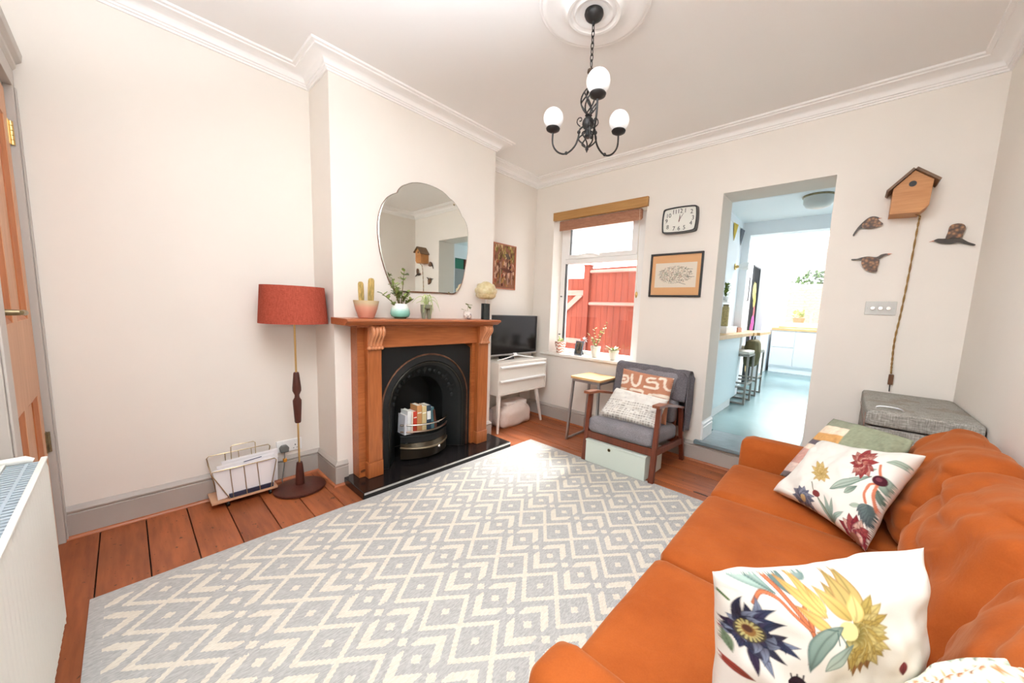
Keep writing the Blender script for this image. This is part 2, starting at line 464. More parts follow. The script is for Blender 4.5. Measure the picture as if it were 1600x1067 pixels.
m_cab = plain('cream_white_lacquer', sr(232, 224, 214), 0.4)
m_rad = plain('radiator_enamel', sr(226, 224, 216), 0.4)
m_grille = plain('radiator_grille', sr(170, 182, 190), 0.5)

def velvet(name, c1, c2):
    t = NT(name, 0.85, spec=0.15); v = t.coord()
    f = t.noise(v, 5, 4, 0.6); g = t.noise(v, 260, 2)
    t.col(t.mix(0.25, t.ramp(f, [(0.3, c1), (0.7, c2)]), t.ramp(g, [(0.3, c1), (0.7, c2)])))
    t.b.inputs['Sheen Weight'].default_value = 0.25; t.b.inputs['Sheen Roughness'].default_value = 0.4
    t.b.inputs['Sheen Tint'].default_value = (1, 0.6, 0.35, 1)
    t.bump(t.noise(v, 9, 3, 0.55, 0.8), 0.25, 0.02); return t.m
m_velvet = velvet('orange_velvet', sr(148, 70, 24), sr(171, 88, 36))
def fabric(name, c1, c2, sc=220, rough=0.95, bump=0.4, big=0.5):
    t = NT(name, rough, spec=0.15); v = t.coord()
    g = t.noise(v, sc, 2); b = t.noise(v, 8, 3)
    c = t.ramp(g, [(0.35, c1), (0.65, c2)]); c = t.mix(big * 0.4, c, t.ramp(b, [(0.35, c1), (0.65, c2)]))
    t.col(c); t.bump(g, bump, 0.002); return t.m
m_greyfab = fabric('grey_chair_fabric', sr(118, 114, 118), sr(150, 146, 150))
m_throw = fabric('grey_throw', sr(92, 88, 92), sr(122, 118, 122), 150)
def tweed():
    t = NT('grey_tweed_cover', 0.9, spec=0.2); v = t.coord()
    a = t.noise(t.coord(scale=(1, 1, 0.1)), 260, 2); b = t.noise(t.coord(scale=(0.12, 1, 1)), 220, 2)
    f = a * 0.5 + b * 0.5
    c = t.ramp(f, [(0.36, sr(122, 118, 112)), (0.5, sr(152, 148, 140)), (0.62, sr(178, 174, 166))])
    g = t.noise(v, 7, 3)
    t.col(t.mix(g.gt(0.6) * 0.25, c, sr(120, 92, 64))); t.bump(f, 0.5, 0.003); return t.m
m_tweed = tweed()

# ================================================================ room shell
XL, XB, XR, YN, YF, CZ = -2.88, -2.535, 0.51, -0.29, 3.21, 2.715
BY0, BY1 = 0.89, 2.25
def struct(name, mb, mat, parent=None, **k):
    o = mb.build(name, mat, parent, **k)
    if not parent: o['kind'] = 'structure'
    return o
fl = struct('floor', MB().box((XL - .1, YN - .1, -.06), (XR + .1, YF, -.022)), plain('floor_void', (0.01, 0.006, 0.004), 0.9), sm=False)
pitch = 0.1625; y = -0.3175; k = 0
rb = random.Random(3)
while y < YF:
    y1 = min(y + pitch, YF); y0 = max(y, YN)
    if y1 - y0 > 0.01:
        dz = rb.uniform(-0.0012, 0.0008); g = 0.0022
        p = MB().box((XL + rb.uniform(0, .003), y0 + g, -.022), (XR, y1 - g, dz)).build('floorboard', m_board, fl, sm=False, bev=0.0015)
        k += 1
    y = y1
# individual board tone: shift each mesh's own origin so the grain differs
for i, c in enumerate(fl.children):
    sh = Vector((i * 1.37 % 3, 0, (i * 0.73) % 2)); c.data.transform(Matrix.Translation(sh)); c.location = -sh

struct('ceiling', MB().box((XL - .1, YN - .1, CZ), (XR + .1, YF + .02, CZ + .1)), m_ceil, sm=False)
struct('wall_left', MB().box((XL - .1, YN - .1, -.06), (XL, YF + .28, CZ)), m_wall, sm=False)
struct('wall_right', MB().box((XR, YN - .1, -.06), (XR + .1, YF + .28, CZ)), m_wall, sm=False)
DX0, DX1, DZ = -2.83, -2.07, 2.12
struct('wall_near', MB().box((XL, YN - .12, -.06), (DX0, YN, CZ)).box((DX0, YN - .12, DZ), (DX1, YN, CZ)).box((DX1, YN - .12, -.06), (XR, YN, CZ)), m_wall, sm=False)
WX0, WX1, WZ0, WZ1 = -2.61, -1.52, 0.775, 2.25
OX0, OX1, OZ0, OZ1 = -0.876, -0.174, 0.19, 2.24
T = YF + 0.28
wf = MB()
wf.box((XL, YF, -.06), (WX0, T, CZ)).box((WX0, YF, -.06), (WX1, T, WZ0 - .03)).box((WX0, YF, WZ1), (WX1, T, CZ))
wf.box((WX1, YF, -.06), (OX0, T, CZ)).box((OX0, YF, -.06), (OX1, T, OZ0 - .03)).box((OX0, YF, OZ1), (OX1, T, CZ)).box((OX1, YF, -.06), (XR, T, CZ))
struct('wall_far', wf, m_wall, sm=False)
# chimney breast with its fireplace recess
RY0, RY1, RZ = 1.265, 1.815, 0.765
cb = MB().box((XL, BY0, -.02), (XB, RY0, CZ)).box((XL, RY1, -.02), (XB, BY1, CZ)).box((XL, RY0, RZ), (XB, RY1, CZ)).box((XL, RY0, -.02), (XL + .03, RY1, RZ))
struct('wall_chimney', cb, m_wall, sm=False)

# cornice all round
prof = [(0.0, 2.632), (0.010, 2.632), (0.012, 2.642), (0.020, 2.644), (0.022, 2.652), (0.030, 2.655)]
prof += [(0.030 + 0.062 * (1 - math.cos(t)), 2.655 + 0.040 * math.sin(t)) for t in [PI / 2 * i / 6 for i in range(1, 7)]]
prof += [(0.100, 2.697), (0.102, 2.703), (0.120, 2.705), (0.124, 2.7155), (0.0, 2.7155)]
loop = [(XL, YN), (XR, YN), (XR, YF), (XL, YF), (XL, BY1), (XB, BY1), (XB, BY0), (XL, BY0)]
struct('trim_1', MB().sweep(prof, loop, closed=True), m_corn)
# skirting boards
sp = [(0.0, 0.0), (0.018, 0.0), (0.018, 0.126), (0.013, 0.130), (0.013, 0.134), (0.020, 0.139), (0.020, 0.147), (0.012, 0.156), (0.009, 0.163), (0.0, 0.168)]
bead = [(0.018, 0.0), (0.034, 0.0), (0.032, 0.008), (0.026, 0.014), (0.018, 0.016)]
def skirt(side, path):
    o = struct('baseboard_' + side, MB().sweep(sp, path), m_skirt)
    MB().sweep(bead, path).build('quarter_round', m_shelf, o)
skirt('left', [(XB, 0.955), (XB, BY0), (XL, BY0), (XL, -0.265)])
skirt('far_left', [(OX0 - .0, YF), (XL, YF), (XL, BY1), (XB, BY1), (XB, 2.14)])
skirt('far_right', [(XR, YF), (OX1, YF)])
skirt('step', [(OX1, YF), (OX0, YF)])
skirt('right', [(XR, YN), (XR, YF)])
skirt('near', [(-1.96, YN), (XR, YN)])

# doorway step: slate sill, white skirting inside the reveal, kitchen floor
struct('trim_2', MB().box((OX0 - .04, YF - .045, OZ0 - .03), (OX1 + .04, YF, OZ0)).box((OX0, YF, OZ0 - .03), (OX1, T + .13, OZ0)), plain('grey_slate_sill', sr(120, 136, 142), 0.25, nz=0.12, ns=8, bump=0.2, bs=40), bev=0.004, sm=False)
struct('trim_3', MB().sweep([(0, 0), (.016, 0), (.016, .11), (.010, .116), (.014, .125), (.014, .14), (.004, .15), (0, .165)], [(OX0, T), (OX0, YF)][::-1] and [(OX0, T), (OX0, YF)], z0=OZ0), m_skirt_white)
struct('trim_4', MB().sweep([(0, 0), (.016, 0), (.016, .11), (.010, .116), (.014, .125), (.014, .14), (.004, .15), (0, .165)], [(OX1, YF), (OX1, T)], z0=OZ0), m_skirt_white)

# ---------------------------------------------------------------- kitchen shell
KZ = OZ0; KB = 5.45
m_kfloor = plain('blue_vinyl_floor', sr(112, 140, 143), 0.25, nz=0.06, ns=3)
struct('floor_kitchen', MB().box((-1.6, T + .13, KZ - .05), (1.2, 9.5, KZ)), m_kfloor, sm=False)
struct('wall_kitchen_left', MB().box((-1.35, T, KZ), (-1.2, KB, 2.5)).box((-1.40, KB + .17, KZ), (-1.25, 9.27, 2.6)).box((-1.25, 7.10, KZ), (-1.13, 7.25, 2.6)), m_kwall, sm=False)
struct('trim_5', MB().box((-1.2, KB, 2.34), (1.1, KB + .17, 2.6)).box((-1.40, KB, KZ), (-1.11, KB + .17, 2.34)), m_kwall, sm=False)
struct('wall_kitchen_right', MB().box((1.1, T, KZ), (1.2, 9.4, 2.6)), m_kwall, sm=False)
struct('wall_kitchen_near', MB().box((-1.2, T, KZ), (OX0 - .001, T + .02, 2.5)).box((OX1 + .001, T, KZ), (1.1, T + .02, 2.5)).box((OX0 - .001, T, OZ1), (OX1 + .001, T + .02, 2.5)), m_kwall, sm=False)
KW = (-1.12, 1.0, 1.16, 2.38)
struct('wall_kitchen_far', MB().box((-1.40, 9.27, KZ), (KW[0], 9.45, 2.6)).box((KW[0], 9.27, KZ), (KW[1], 9.45, KW[2])).box((KW[0], 9.27, KW[3]), (KW[1], 9.45, 2.6)).box((KW[1], 9.27, KZ), (1.2, 9.45, 2.6)), m_kwall, sm=False)
struct('ceiling_kitchen', MB().box((-1.35, T, 2.5), (1.2, KB, 2.6)).box((-1.40, KB + .17, 2.6), (-1.1, 9.45, 2.7)).box((1.0, KB + .17, 2.6), (1.2, 9.45, 2.7)).box((-1.1, 8.6, 2.6), (1.0, 9.45, 2.7)), m_kwall, sm=False)
w3 = struct('window_3', MB().box((-1.1, 5.62, 2.7), (1.0, 5.67, 2.78)).box((-1.1, 8.55, 2.7), (1.0, 8.6, 2.78)).box((-1.1, 5.67, 2.7), (-1.05, 8.55, 2.78)).box((.95, 5.67, 2.7), (1.0, 8.55, 2.78)).box((-.07, 5.67, 2.7), (-.03, 8.55, 2.78)), m_upvc, sm=False)
for a, b in ((-1.05, -.07), (-.03, .95)): MB().box((a, 5.67, 2.73), (b, 8.55, 2.74)).build('pane', m_glass, w3, sm=False)
w2 = struct('window_2', MB().box((KW[0], 9.30, KW[2]), (KW[1], 9.36, KW[2] + .05)).box((KW[0], 9.30, KW[3] - .05), (KW[1], 9.36, KW[3])).box((KW[0], 9.30, KW[2] + .05), (KW[0] + .05, 9.36, KW[3] - .05)).box((KW[1] - .05, 9.30, KW[2] + .05), (KW[1], 9.36, KW[3] - .05)).box((-.42, 9.30, KW[2] + .05), (-.36, 9.36, KW[3] - .05)), m_upvc, sm=False)
for a, b in ((KW[0] + .05, -.42), (-.36, KW[1] - .05)):
    MB().box((a, 9.325, KW[2] + .05), (b, 9.335, KW[3] - .05)).build('pane', m_glass, w2, sm=False)
struct('baseboard_kitchen', MB().box((-1.199, T + .021, KZ), (-1.185, 3.515, KZ + .14)), m_skirt_white, sm=False)

# ---------------------------------------------------------------- window 1
w1 = struct('window_1', MB().box((WX0, 3.37, WZ0), (-2.545, 3.44, WZ1)).box((-1.665, 3.37, WZ0), (WX1, 3.44, WZ1)).box((-2.545, 3.37, WZ0), (-1.665, 3.44, .815)).box((-2.545, 3.37, 1.79), (-1.665, 3.44, 1.84)).box((-2.545, 3.37, 2.2), (-1.665, 3.44, WZ1)), m_upvc, bev=0.004, sm=False)
sa = MB().box((-2.545, 3.355, 1.84), (-2.485, 3.42, 2.2)).box((-1.725, 3.355, 1.84), (-1.665, 3.42, 2.2)).box((-2.485, 3.355, 1.84), (-1.725, 3.42, 1.885)).box((-2.485, 3.355, 2.165), (-1.725, 3.42, 2.2)).build('top_sash', m_upvc, w1, bev=0.004, sm=False)
MB().box((-2.485, 3.385, 1.885), (-1.725, 3.395, 2.165)).build('pane', m_glass, sa, sm=False)
MB().box((-2.545, 3.40, .815), (-1.665, 3.41, 1.79)).build('pane', m_glass, w1, sm=False)
MB().box((-2.545, 3.372, .815), (-2.535, 3.402, 1.79)).box((-2.485, 3.36, 1.885), (-2.477, 3.386, 2.165)).build('gasket', m_bplastic, w1, sm=False)
MB().tube(cr([(-2.36, 3.335, 1.872), (-2.28, 3.325, 1.876), (-2.2, 3.322, 1.874), (-2.13, 3.325, 1.868), (-2.09, 3.35, 1.855)], 4), [.006] * 4 + [.009] * 9 + [.012] * 4, 8).build('window_handle', m_upvc, sa)
for z in (.98, 1.42): MB().lathe([(.008, 3.352), (.008, 3.372)], (-2.58, 0, z), 10, 'y').build('frame_plug', plain('plug_grey', (0.2, 0.2, 0.2), 0.5), w1)
struct('trim_6', MB().box((WX0, YF, WZ0 - .03), (WX1, T + .03, WZ0)).box((-2.72, YF - .035, WZ0 - .03), (-1.475, YF, WZ0)), plain('sill_white', sr(240, 236, 228), 0.35), bev=0.008, sm=False)

# ---------------------------------------------------------------- door 1 (panelled pine door in the near wall)
d1 = struct('door_1', MB().box((DX0, YN - .11, 2.10), (DX1, YN + .001, DZ)).box((DX0, YN - .11, 0), (DX0 + .012, YN + .001, 2.10)).box((DX1 - .012, YN - .11, 0), (DX1, YN + .001, 2.10)), m_arch, sm=False)
xs = [DX0 + .014, -2.735, -2.49, -2.41, -2.165, DX1 - .014]; zs = [0.01, 0.23, 0.775, 1.12, 1.97, 2.095]
yf, yb = -0.284, -0.322
lf = MB()
lf.box((xs[0], yb, zs[0]), (xs[1], yf, zs[5])).box((xs[4], yb, zs[0]), (xs[5], yf, zs[5])).box((xs[2], yb, zs[1]), (xs[3], yf, zs[4]))
for a, b in ((0, 1), (2, 3), (4, 5)): lf.box((xs[1], yb, zs[a]), (xs[4], yf, zs[b])) if (a, b) != (2, 3) else lf.box((xs[1], yb, zs[2]), (xs[2], yf, zs[3])).box((xs[3], yb, zs[2]), (xs[4], yf, zs[3]))
leafo = lf.build('door_leaf', m_doorpine, d1, sm=False)
for (x0, x1) in ((xs[1], xs[2]), (xs[3], xs[4])):
    for (z0, z1) in ((zs[1], zs[2]), (zs[3], zs[4])):
        MB().box((x0, yb + .008, z0), (x1, yf - .016, z1)).build('door_panel', m_doorpine, leafo, sm=False)
        mo = MB()
        for (p, q) in (((x0, z0), (x1, z0)), ((x1, z0), (x1, z1)), ((x1, z1), (x0, z1)), ((x0, z1), (x0, z0))):
            dx = 0.024 * (1 if p[0] == x0 else -1); 
            if p[1] == q[1]: s_ = .024 if p[1] == z0 else -.024; mo.hexa([(x0, yf - .016, p[1]), (x1, yf - .016, p[1]), (x1, yf - .002, p[1]), (x0, yf - .002, p[1]), (x0 + .024, yf - .016, p[1] + s_), (x1 - .024, yf - .016, p[1] + s_), (x1 - .024, yf - .012, p[1] + s_), (x0 + .024, yf - .012, p[1] + s_)])
            else: s_ = .024 if p[0] == x0 else -.024; mo.hexa([(p[0], yf - .016, z0), (p[0] + s_, yf - .016, z0 + .024), (p[0] + s_, yf - .012, z0 + .024), (p[0], yf - .002, z0), (p[0], yf - .016, z1), (p[0] + s_, yf - .016, z1 - .024), (p[0] + s_, yf - .012, z1 - .024), (p[0], yf - .002, z1)])
        mo.build('panel_moulding', m_doormould, leafo, sm=False)
hd = MB().lathe([(.024, yf), (.024, yf + .008), (.011, yf + .012), (.0095, yf + .05)], (-2.12, 0, 1.17), 14, 'y').build('door_handle', m_dullbrass, d1)
MB().tube(cr([(-2.12, yf + .05, 1.17), (-2.15, yf + .053, 1.17), (-2.2, yf + .05, 1.168), (-2.235, yf + .046, 1.163)], 4), .0085, 8).build('lever', m_dullbrass, hd)
for z, mt in ((1.92, m_brass), (.53, m_dullbrass)):
    h = MB()
    for i in range(5): h.lathe([(.0075, z - .05 + i * .02), (.0075, z - .05 + i * .02 + .018)], (DX0 + .004, yf + .006, 0), 10)
    h.box((DX0 - .012, YN + .0005, z - .05), (DX0 + .03, yf + .003, z + .05)).build('hinge', mt, d1)
struct('trim_7', MB().box((XL, YN, 0), (DX0, -.262, DZ)).box((XL + .0, -.262, 0), (DX0 - .018, -.256, DZ)), m_arch, bev=0.003, sm=False)
struct('trim_8', MB().box((DX1, YN, 0), (DX1 + .11, -.262, DZ)).box((DX1 + .016, -.262, 0), (DX1 + .10, -.255, DZ)), m_arch, bev=0.003, sm=False)
struct('trim_9', MB().box((XL, YN, DZ), (DX1 + .11, -.262, DZ + .075)).prism([(YN, DZ + .075), (-.262, DZ + .075), (-.252, DZ + .09), (-.252, DZ + .105), (-.236, DZ + .12), (-.232, DZ + .15), (YN, DZ + .165)], XL, DX1 + .13, 'x'), m_arch, bev=0.002, sm=False)

# ================================================================ fireplace
sx = -2.38   # pilaster face
fs_ = thing('fireplace_surround', 'orange pine fire surround with carved corbels around black cast iron arch', 'fireplace', (-2.45, 1.55, 0.05))
MB().box((XB + .001, 0.99, .051), (-2.43, 1.13, 1.095)).box((XB + .001, 1.945, .051), (-2.43, 2.105, 1.095)).box((XB + .001, 1.13, .945), (-2.43, 1.945, 1.095)).build('frame', m_pine_h, fs_, sm=False, bev=0.002)
for y0, y1 in ((1.035, 1.13), (1.975, 2.085)):
    MB().box((-2.43, y0, .16), (sx, y1, .945)).box((-2.43, y0 - .006, .051), (sx + .006, y1 + .004, .16)).build('pilaster', m_pine, fs_, sm=False, bev=0.004)
    MB().box((-2.43, y0, .945), (sx, y1, 1.095)).build('pilaster_block', m_pine, fs_, sm=False, bev=0.002)
MB().box((-2.43, 1.13, .95), (-2.405, 1.975, 1.095)).build('frieze', m_pine_h, fs_, sm=False, bev=0.003)
sh = MB()
prf = [(XB + .001, 1.108), (-2.32, 1.108), (-2.305, 1.112), (-2.292, 1.122), (-2.282, 1.128), (-2.272, 1.132), (-2.266, 1.140), (-2.270, 1.148), (-2.278, 1.151), (XB + .001, 1.151)]
sh.prism([(p[0], p[1]) for p in prf], .87, 2.125, 'y').box((XB + .001, .955, 1.094), (-2.345, 2.105, 1.108))
shelf = sh.build('mantel_shelf', m_shelf, fs_, sm=False, bev=0.002)
for yc in (1.083, 2.03):
    w = .088 / 4
    for i in range(4):
        yy = yc - .044 + w * (i + .5)
        MB().tube(cr([(sx + .012, yy, 1.10), (sx + .052, yy, 1.092), (sx + .066, yy, 1.07), (sx + .058, yy, 1.045), (sx + .034, yy, 1.015), (sx + .016, yy, .985), (sx + .014, yy, .968)], 5), [w * .54] * 16 + [w * .5] * 15, 8).build('corbel_reed', m_corbel, fs_)
    MB().box((sx, yc - .044, .965), (sx + .012, yc + .044, 1.10)).prism([(sx + .01, 1.1), (sx + .05, 1.09), (sx + .055, 1.06), (sx + .01, .98)], yc - .042, yc + .042, 'y').build('corbel_back', m_corbel, fs_, sm=False)
    bd = MB()
    for i in range(5): bd.ball((sx + .014, yc - .042 + .021 * i, .955), .0135, 12, 8)
    bd.build('corbel_beads', m_corbel, fs_)
struct('trim_10', MB().box((-2.60, 0.925, 0), (-2.214, 2.235, .05)).box((-2.80, RY0 + .001, 0), (-2.60, RY1 - .001, .05)), m_slate, bev=0.004, sm=False)
MB().box((-2.214, .93, .034), (-2.2115, 2.232, .047)).build('edge_strip', m_chrome, bpy.data.objects['trim_10'], sm=False)

ins = thing('fireplace_insert', 'black cast iron arched fireplace insert with brass rimmed grate holding books', 'fireplace', (-2.48, 1.5375, 0.051))
PX, iy, io = -2.455, 1.5375, 24
y0, y1, zt, zb = 1.131, 1.944, .944, .0515
R1, zc1, R2, zc2 = .372, .500, .215, .470
def archpts(R, zc, x):
    p = [(x, iy - R, zb)] + [(x, iy - R * math.cos(PI * i / io), zc + R * math.sin(PI * i / io)) for i in range(io + 1)] + [(x, iy + R, zb)]
    return p
A1 = archpts(R1, zc1, PX); outer = []
for p in A1:
    dy, dz = p[1] - iy, p[2] - zc1
    if p[2] <= zb + 1e-6: outer.append((PX, y0 if dy < 0 else y1, zb)); continue
    sc_ = min((y1 - iy) / abs(dy) if abs(dy) > 1e-6 else 9, (zt - zc1) / dz if dz > 1e-6 else 9); outer.append((PX, iy + dy * sc_, zc1 + dz * sc_))
n_ = len(A1); pl = MB(); pl.add(A1 + outer + [(p[0] - .02, p[1], p[2]) for p in A1] + [(p[0] - .02, p[1], p[2]) for p in outer],
    [(i, i + 1, n_ + i + 1, n_ + i) for i in range(n_ - 1)] + [(2 * n_ + i, 3 * n_ + i, 3 * n_ + i + 1, 2 * n_ + i + 1) for i in range(n_ - 1)] + [(n_ + i, n_ + i + 1, 3 * n_ + i + 1, 3 * n_ + i) for i in range(n_ - 1)])
pl.build('front_plate', m_iron, ins, sm=False)
def ringband(a, b): m = len(a); return (a + b, [(i, i + 1, m + i + 1, m + i) for i in range(m - 1)])
mid1 = archpts(.335, zc1 - .01, PX + .012); mid2 = archpts(.32, zc1 - .012, PX - .012); A2 = archpts(R2, zc2, XB - .045)
hb = MB(); hb.add(*ringband(A1, mid1)); hb.add(*ringband(mid1, mid2)); hb.add(*ringband(mid2, archpts(.30, zc1 - .015, PX - .02))); hb.add(*ringband(archpts(.30, zc1 - .015, PX - .02), A2))
hb.add(*ringband(A2, archpts(R2, zc2, -2.80)))
hb.build('arch_splay', m_iron, ins, fix=False)
MB().box((-2.81, iy - R2, zb), (-2.80, iy + R2, zc2 + R2 + .02)).build('fireback', m_iron, ins, sm=False)
MB().tube([(p[0] + .004, p[1], p[2]) for p in archpts(R1 + .003, zc1, PX)], .0065, 8).build('brass_rim', plain('worn_brass_rim', (0.20, 0.10, 0.065), 0.45, 1.0, nz=0.4, ns=20), ins)
MB().tube(archpts(.325, zc1 - .011, PX + .008), .004, 6).build('inner_rim', plain('blackened_brass', (0.06, 0.055, 0.045), 0.35, 1.0), ins)
# cast relief: fan of leaves round the crown, run of small bosses down the splay
for i in range(17):
    a = PI * (i + .5) / 17; r = .262
    MB().ball((-2.515, iy - r * math.cos(a), zc1 - .02 + r * math.sin(a)), .016, 8, 6, (.5, 1, 1)).build('cast_boss', m_iron, ins)
for i in range(7):
    a = PI * (i + 1) / 8
    MB().bar((-2.52, iy - .235 * math.cos(a), zc1 - .02 + .235 * math.sin(a)), (-2.50, iy - .292 * math.cos(a), zc1 - .02 + .292 * math.sin(a)), .004, .012, w2=.03).build('cast_leaf', m_iron, ins, sm=False)
# grate
def bow(z, out, hw=.205, x0=-2.475, n=14): return [(x0 + out * math.cos(PI / 2 * (i / n * 2 - 1)) ** .8, iy - .02 + hw * (i / n * 2 - 1), z) for i in range(n + 1)]
gm = m_dullbrass
MB().tube(bow(.345, .105), .0075, 8).build('grate_bar', plain('polished_steel', (.5, .47, .42), .25, 1), ins)
MB().tube(bow(.292, .105), .0075, 8).build('grate_bar', plain('bronzed_bar', (.30, .22, .17), .3, 1), ins)
MB().tube(bow(.255, .095), .006, 8).build('grate_bar', m_iron, ins)
lipa, lipb = bow(.250, .09), bow(.205, .10); gb = MB()
for a, b in ((lipa, lipb),): gb.add(*ringband(a, b))
gb.add([(-2.60, iy - .2, .262), (-2.60, iy + .18, .262)] + bow(.262, .09), [(0, 1) + tuple(range(16, 1, -1))])
gb.build('fire_basket', m_iron, ins, fix=False)
hood = MB(); hood.add(*ringband(bow(.200, .095), bow(.168, .125))); hood.add(*ringband(bow(.168, .125), bow(.150, .122))); hood.build('ash_hood', plain('dark_bronze_hood', (.055, .042, .026), .45, .8), ins, fix=False)
MB().tube(bow(.166, .128), .008, 8).build('hood_rim', plain('bright_brass_rim', (.40, .33, .22), .35, 1), ins)
ap = MB(); ap.add(*ringband(bow(.150, .118), bow(.075, .09))); ap.build('ash_pan_front', plain('bronzed_iron', (.045, .032, .02), .4, .6), ins, fix=False)
MB().ball((-2.337, 1.56, .158), .012).build('ash_pan_knob', m_chrome, ins)

# books standing in the grate
bk = [(.018, .18, (200, 200, 205), 'thin pale grey book at left end of grate, leaning', .08), (.030, .215, (226, 226, 224), 'thick white paperback second from left in grate', 0.04),
      (.012, .205, (235, 225, 205), 'slim cream booklet beside the red spine in grate', 0.03), (.030, .20, (196, 58, 34), 'bright red spined book in fireplace grate', 0.02),
      (.040, .25, (196, 140, 88), 'tallest tan book in fireplace grate', 0.0), (.038, .235, (206, 184, 136), 'thick beige book right of the tan one in grate', 0.0),
      (.040, .235, (30, 52, 72), 'navy blue book with white label in grate', -0.02), (.026, .21, (70, 110, 118), 'teal book with pale cover edge in grate', -0.06),
      (.022, .185, (90, 46, 28), 'brown book leaning at right end of grate', -0.25)]
m_paper = plain('paper_pages', sr(238, 234, 222), 0.8, nz=0.04, ns=60)
yy = 1.325
for w, h, c, lab, lean in bk:
    t = thing('book', lab, 'book', (-2.44, yy + w / 2, .2725), 'books in the fireplace grate'); t.rotation_euler = (-lean * .6, 0, 0)
    cvr = plain('book_cover_' + str(c[0]), sr(*c), .55, nz=.05, ns=12); D = .10; h *= .84
    # cover: spine + two boards, local coords
    MB().box((0, -w / 2, 0), (.003, w / 2, h)).box((-D, -w / 2, 0), (0, -w / 2 + .002, h)).box((-D, w / 2 - .002, 0), (0, w / 2, h)).build('cover', cvr, t, local=True, sm=False)
    MB().box((-D + .003, -w / 2 + .002, .003), (0, w / 2 - .002, h - .003)).build('pages', m_paper, t, local=True, sm=False)
    if c[0] == 30: MB().box((.003, -w / 2 + .004, h * .42), (.004, w / 2 - .004, h * .76)).build('label', m_white, t, local=True, sm=False)
    if c[0] in (196, 206): MB().box((.003, -w / 2 + .003, h * .7), (.0036, w / 2 - .003, h * .74)).build('spine_band', m_paper, t, local=True, sm=False)
    yy += w + .0025 + abs(lean) * .03

# ================================================================ mirror
mp = [(1.387, 2.114), (1.362, 2.099), (1.341, 2.077), (1.327, 2.056), (1.321, 2.043), (1.308, 2.033), (1.289, 2.023), (1.252, 1.994), (1.226, 1.958), (1.206, 1.923), (1.185, 1.851), (1.177, 1.773), (1.181, 1.697), (1.193, 1.611), (1.218, 1.516), (1.254, 1.419), (1.291, 1.356), (1.329, 1.343), (1.468, 1.346), (1.618, 1.351), (1.726, 1.353), (1.789, 1.352), (1.818, 1.358), (1.854, 1.38), (1.897, 1.453), (1.924, 1.564), (1.949, 1.711), (1.952, 1.818), (1.944, 1.912), (1.922, 1.96), (1.897, 1.99), (1.885, 1.995), (1.867, 2.026), (1.834, 2.067), (1.791, 2.1), (1.77, 2.106), (1.756, 2.114), (1.695, 2.146), (1.599, 2.161), (1.513, 2.158), (1.437, 2.14)]
mc = (sum(p[0] for p in mp) / len(mp), sum(p[1] for p in mp) / len(mp))
mpl = [(p.x, p.y) for p in cr([(a, b, 0) for a, b in mp], 2, True)]
mir = thing('wall_mirror', 'large frameless scalloped wall mirror above the mantelpiece plants', 'mirror', (XB + .002, mc[0], mc[1]))
MB().prism(mpl, XB + .002, XB + .014, 'x').build('backing', plain('mirror_backing', sr(112, 66, 40), .6), mir, sm=False)
inn = [(mc[0] + (a - mc[0]) * .982, mc[1] + (b - mc[1]) * .982) for a, b in mpl]
g = MB(); n_ = len(mpl); outr = [(mc[0] + (a - mc[0]) * .998, mc[1] + (b - mc[1]) * .998) for a, b in mpl]
g.add([(XB + .018, a, b) for a, b in inn], [tuple(range(n_))]); g.build('mirror_glass', m_mirror, mir, sm=False)
g = MB(); g.add([(XB + .018, a, b) for a, b in inn] + [(XB + .0145, a, b) for a, b in outr], [(i, (i + 1) % n_, n_ + (i + 1) % n_, n_ + i) for i in range(n_)])
g.build('bevelled_edge', plain('ground_mirror_rim', (.50, .52, .47), .25, 1.0), mir, sm=False)
for a, b in ((1.40, 1.352), (1.76, 1.362), (1.80, 2.068)):
    MB().box((XB + .002, a - .006, b - .006), (XB + .022, a + .006, b + .006)).build('mirror_clip', m_dullbrass, mir, sm=False)

# ================================================================ floor lamp
L = (-2.655, .70)
fl_ = thing('floor_lamp', 'floor lamp with rust red drum shade, brass stem and turned dark wood', 'lamp', (L[0], L[1], 0.0))
MB().lathe([(.138, .001), (.148, .008), (.146, .018), (.12, .026), (.05, .032), (.03, .036)], (*L, 0), 40).build('base', m_darkwood, fl_)
MB().lathe([(.027, .034), (.024, .10), (.019, .165), (.016, .185)], (*L, 0), 20).build('foot_collar', m_darkwood, fl_)
MB().lathe([(.0055, .18), (.0055, .455)], (*L, 0), 12).build('lower_stem', m_brass, fl_)
MB().lathe([(.015, .455), (.018, .462), (.024, .58), (.0245, .605), (.014, .625), (.013, .64), (.0245, .668), (.0245, .69), (.016, .783), (.013, .79)], (*L, 0), 20).build('turned_grip', m_darkwood, fl_)
MB().lathe([(.0055, .785), (.0055, 1.22)], (*L, 0), 12).build('upper_stem', m_brass, fl_)
ts = NT('rust_linen_shade', .9, spec=.1); v = ts.coord(scale=(1, 1, 1)); n1 = ts.noise(ts.coord(scale=(1, 1, .15)), 220, 2); n2 = ts.noise(ts.coord(scale=(.3, .3, 1)), 260, 2)
ts.col(ts.ramp((n1 + n2) * .5, [(.35, sr(148, 66, 50)), (.65, sr(176, 86, 68))])); ts.bump((n1 + n2), .3, .001)
MB().lathe([(.186, 1.105), (.170, 1.335), (.168, 1.335), (.184, 1.105)], (*L, 0), 48, capped=False).build('lamp_shade', ts.m, fl_, fix=False)
rg = MB()
for z, r in ((1.325, .169),):
    for k in range(3): a = 2 * PI * k / 3; rg.bar((L[0], L[1], z - .02), (L[0] + r * math.cos(a), L[1] + r * math.sin(a), z), .003, .003)
rg.lathe([(.02, 1.22), (.018, 1.28)], (*L, 0), 12).build('shade_fitting', m_brass, fl_, sm=False)
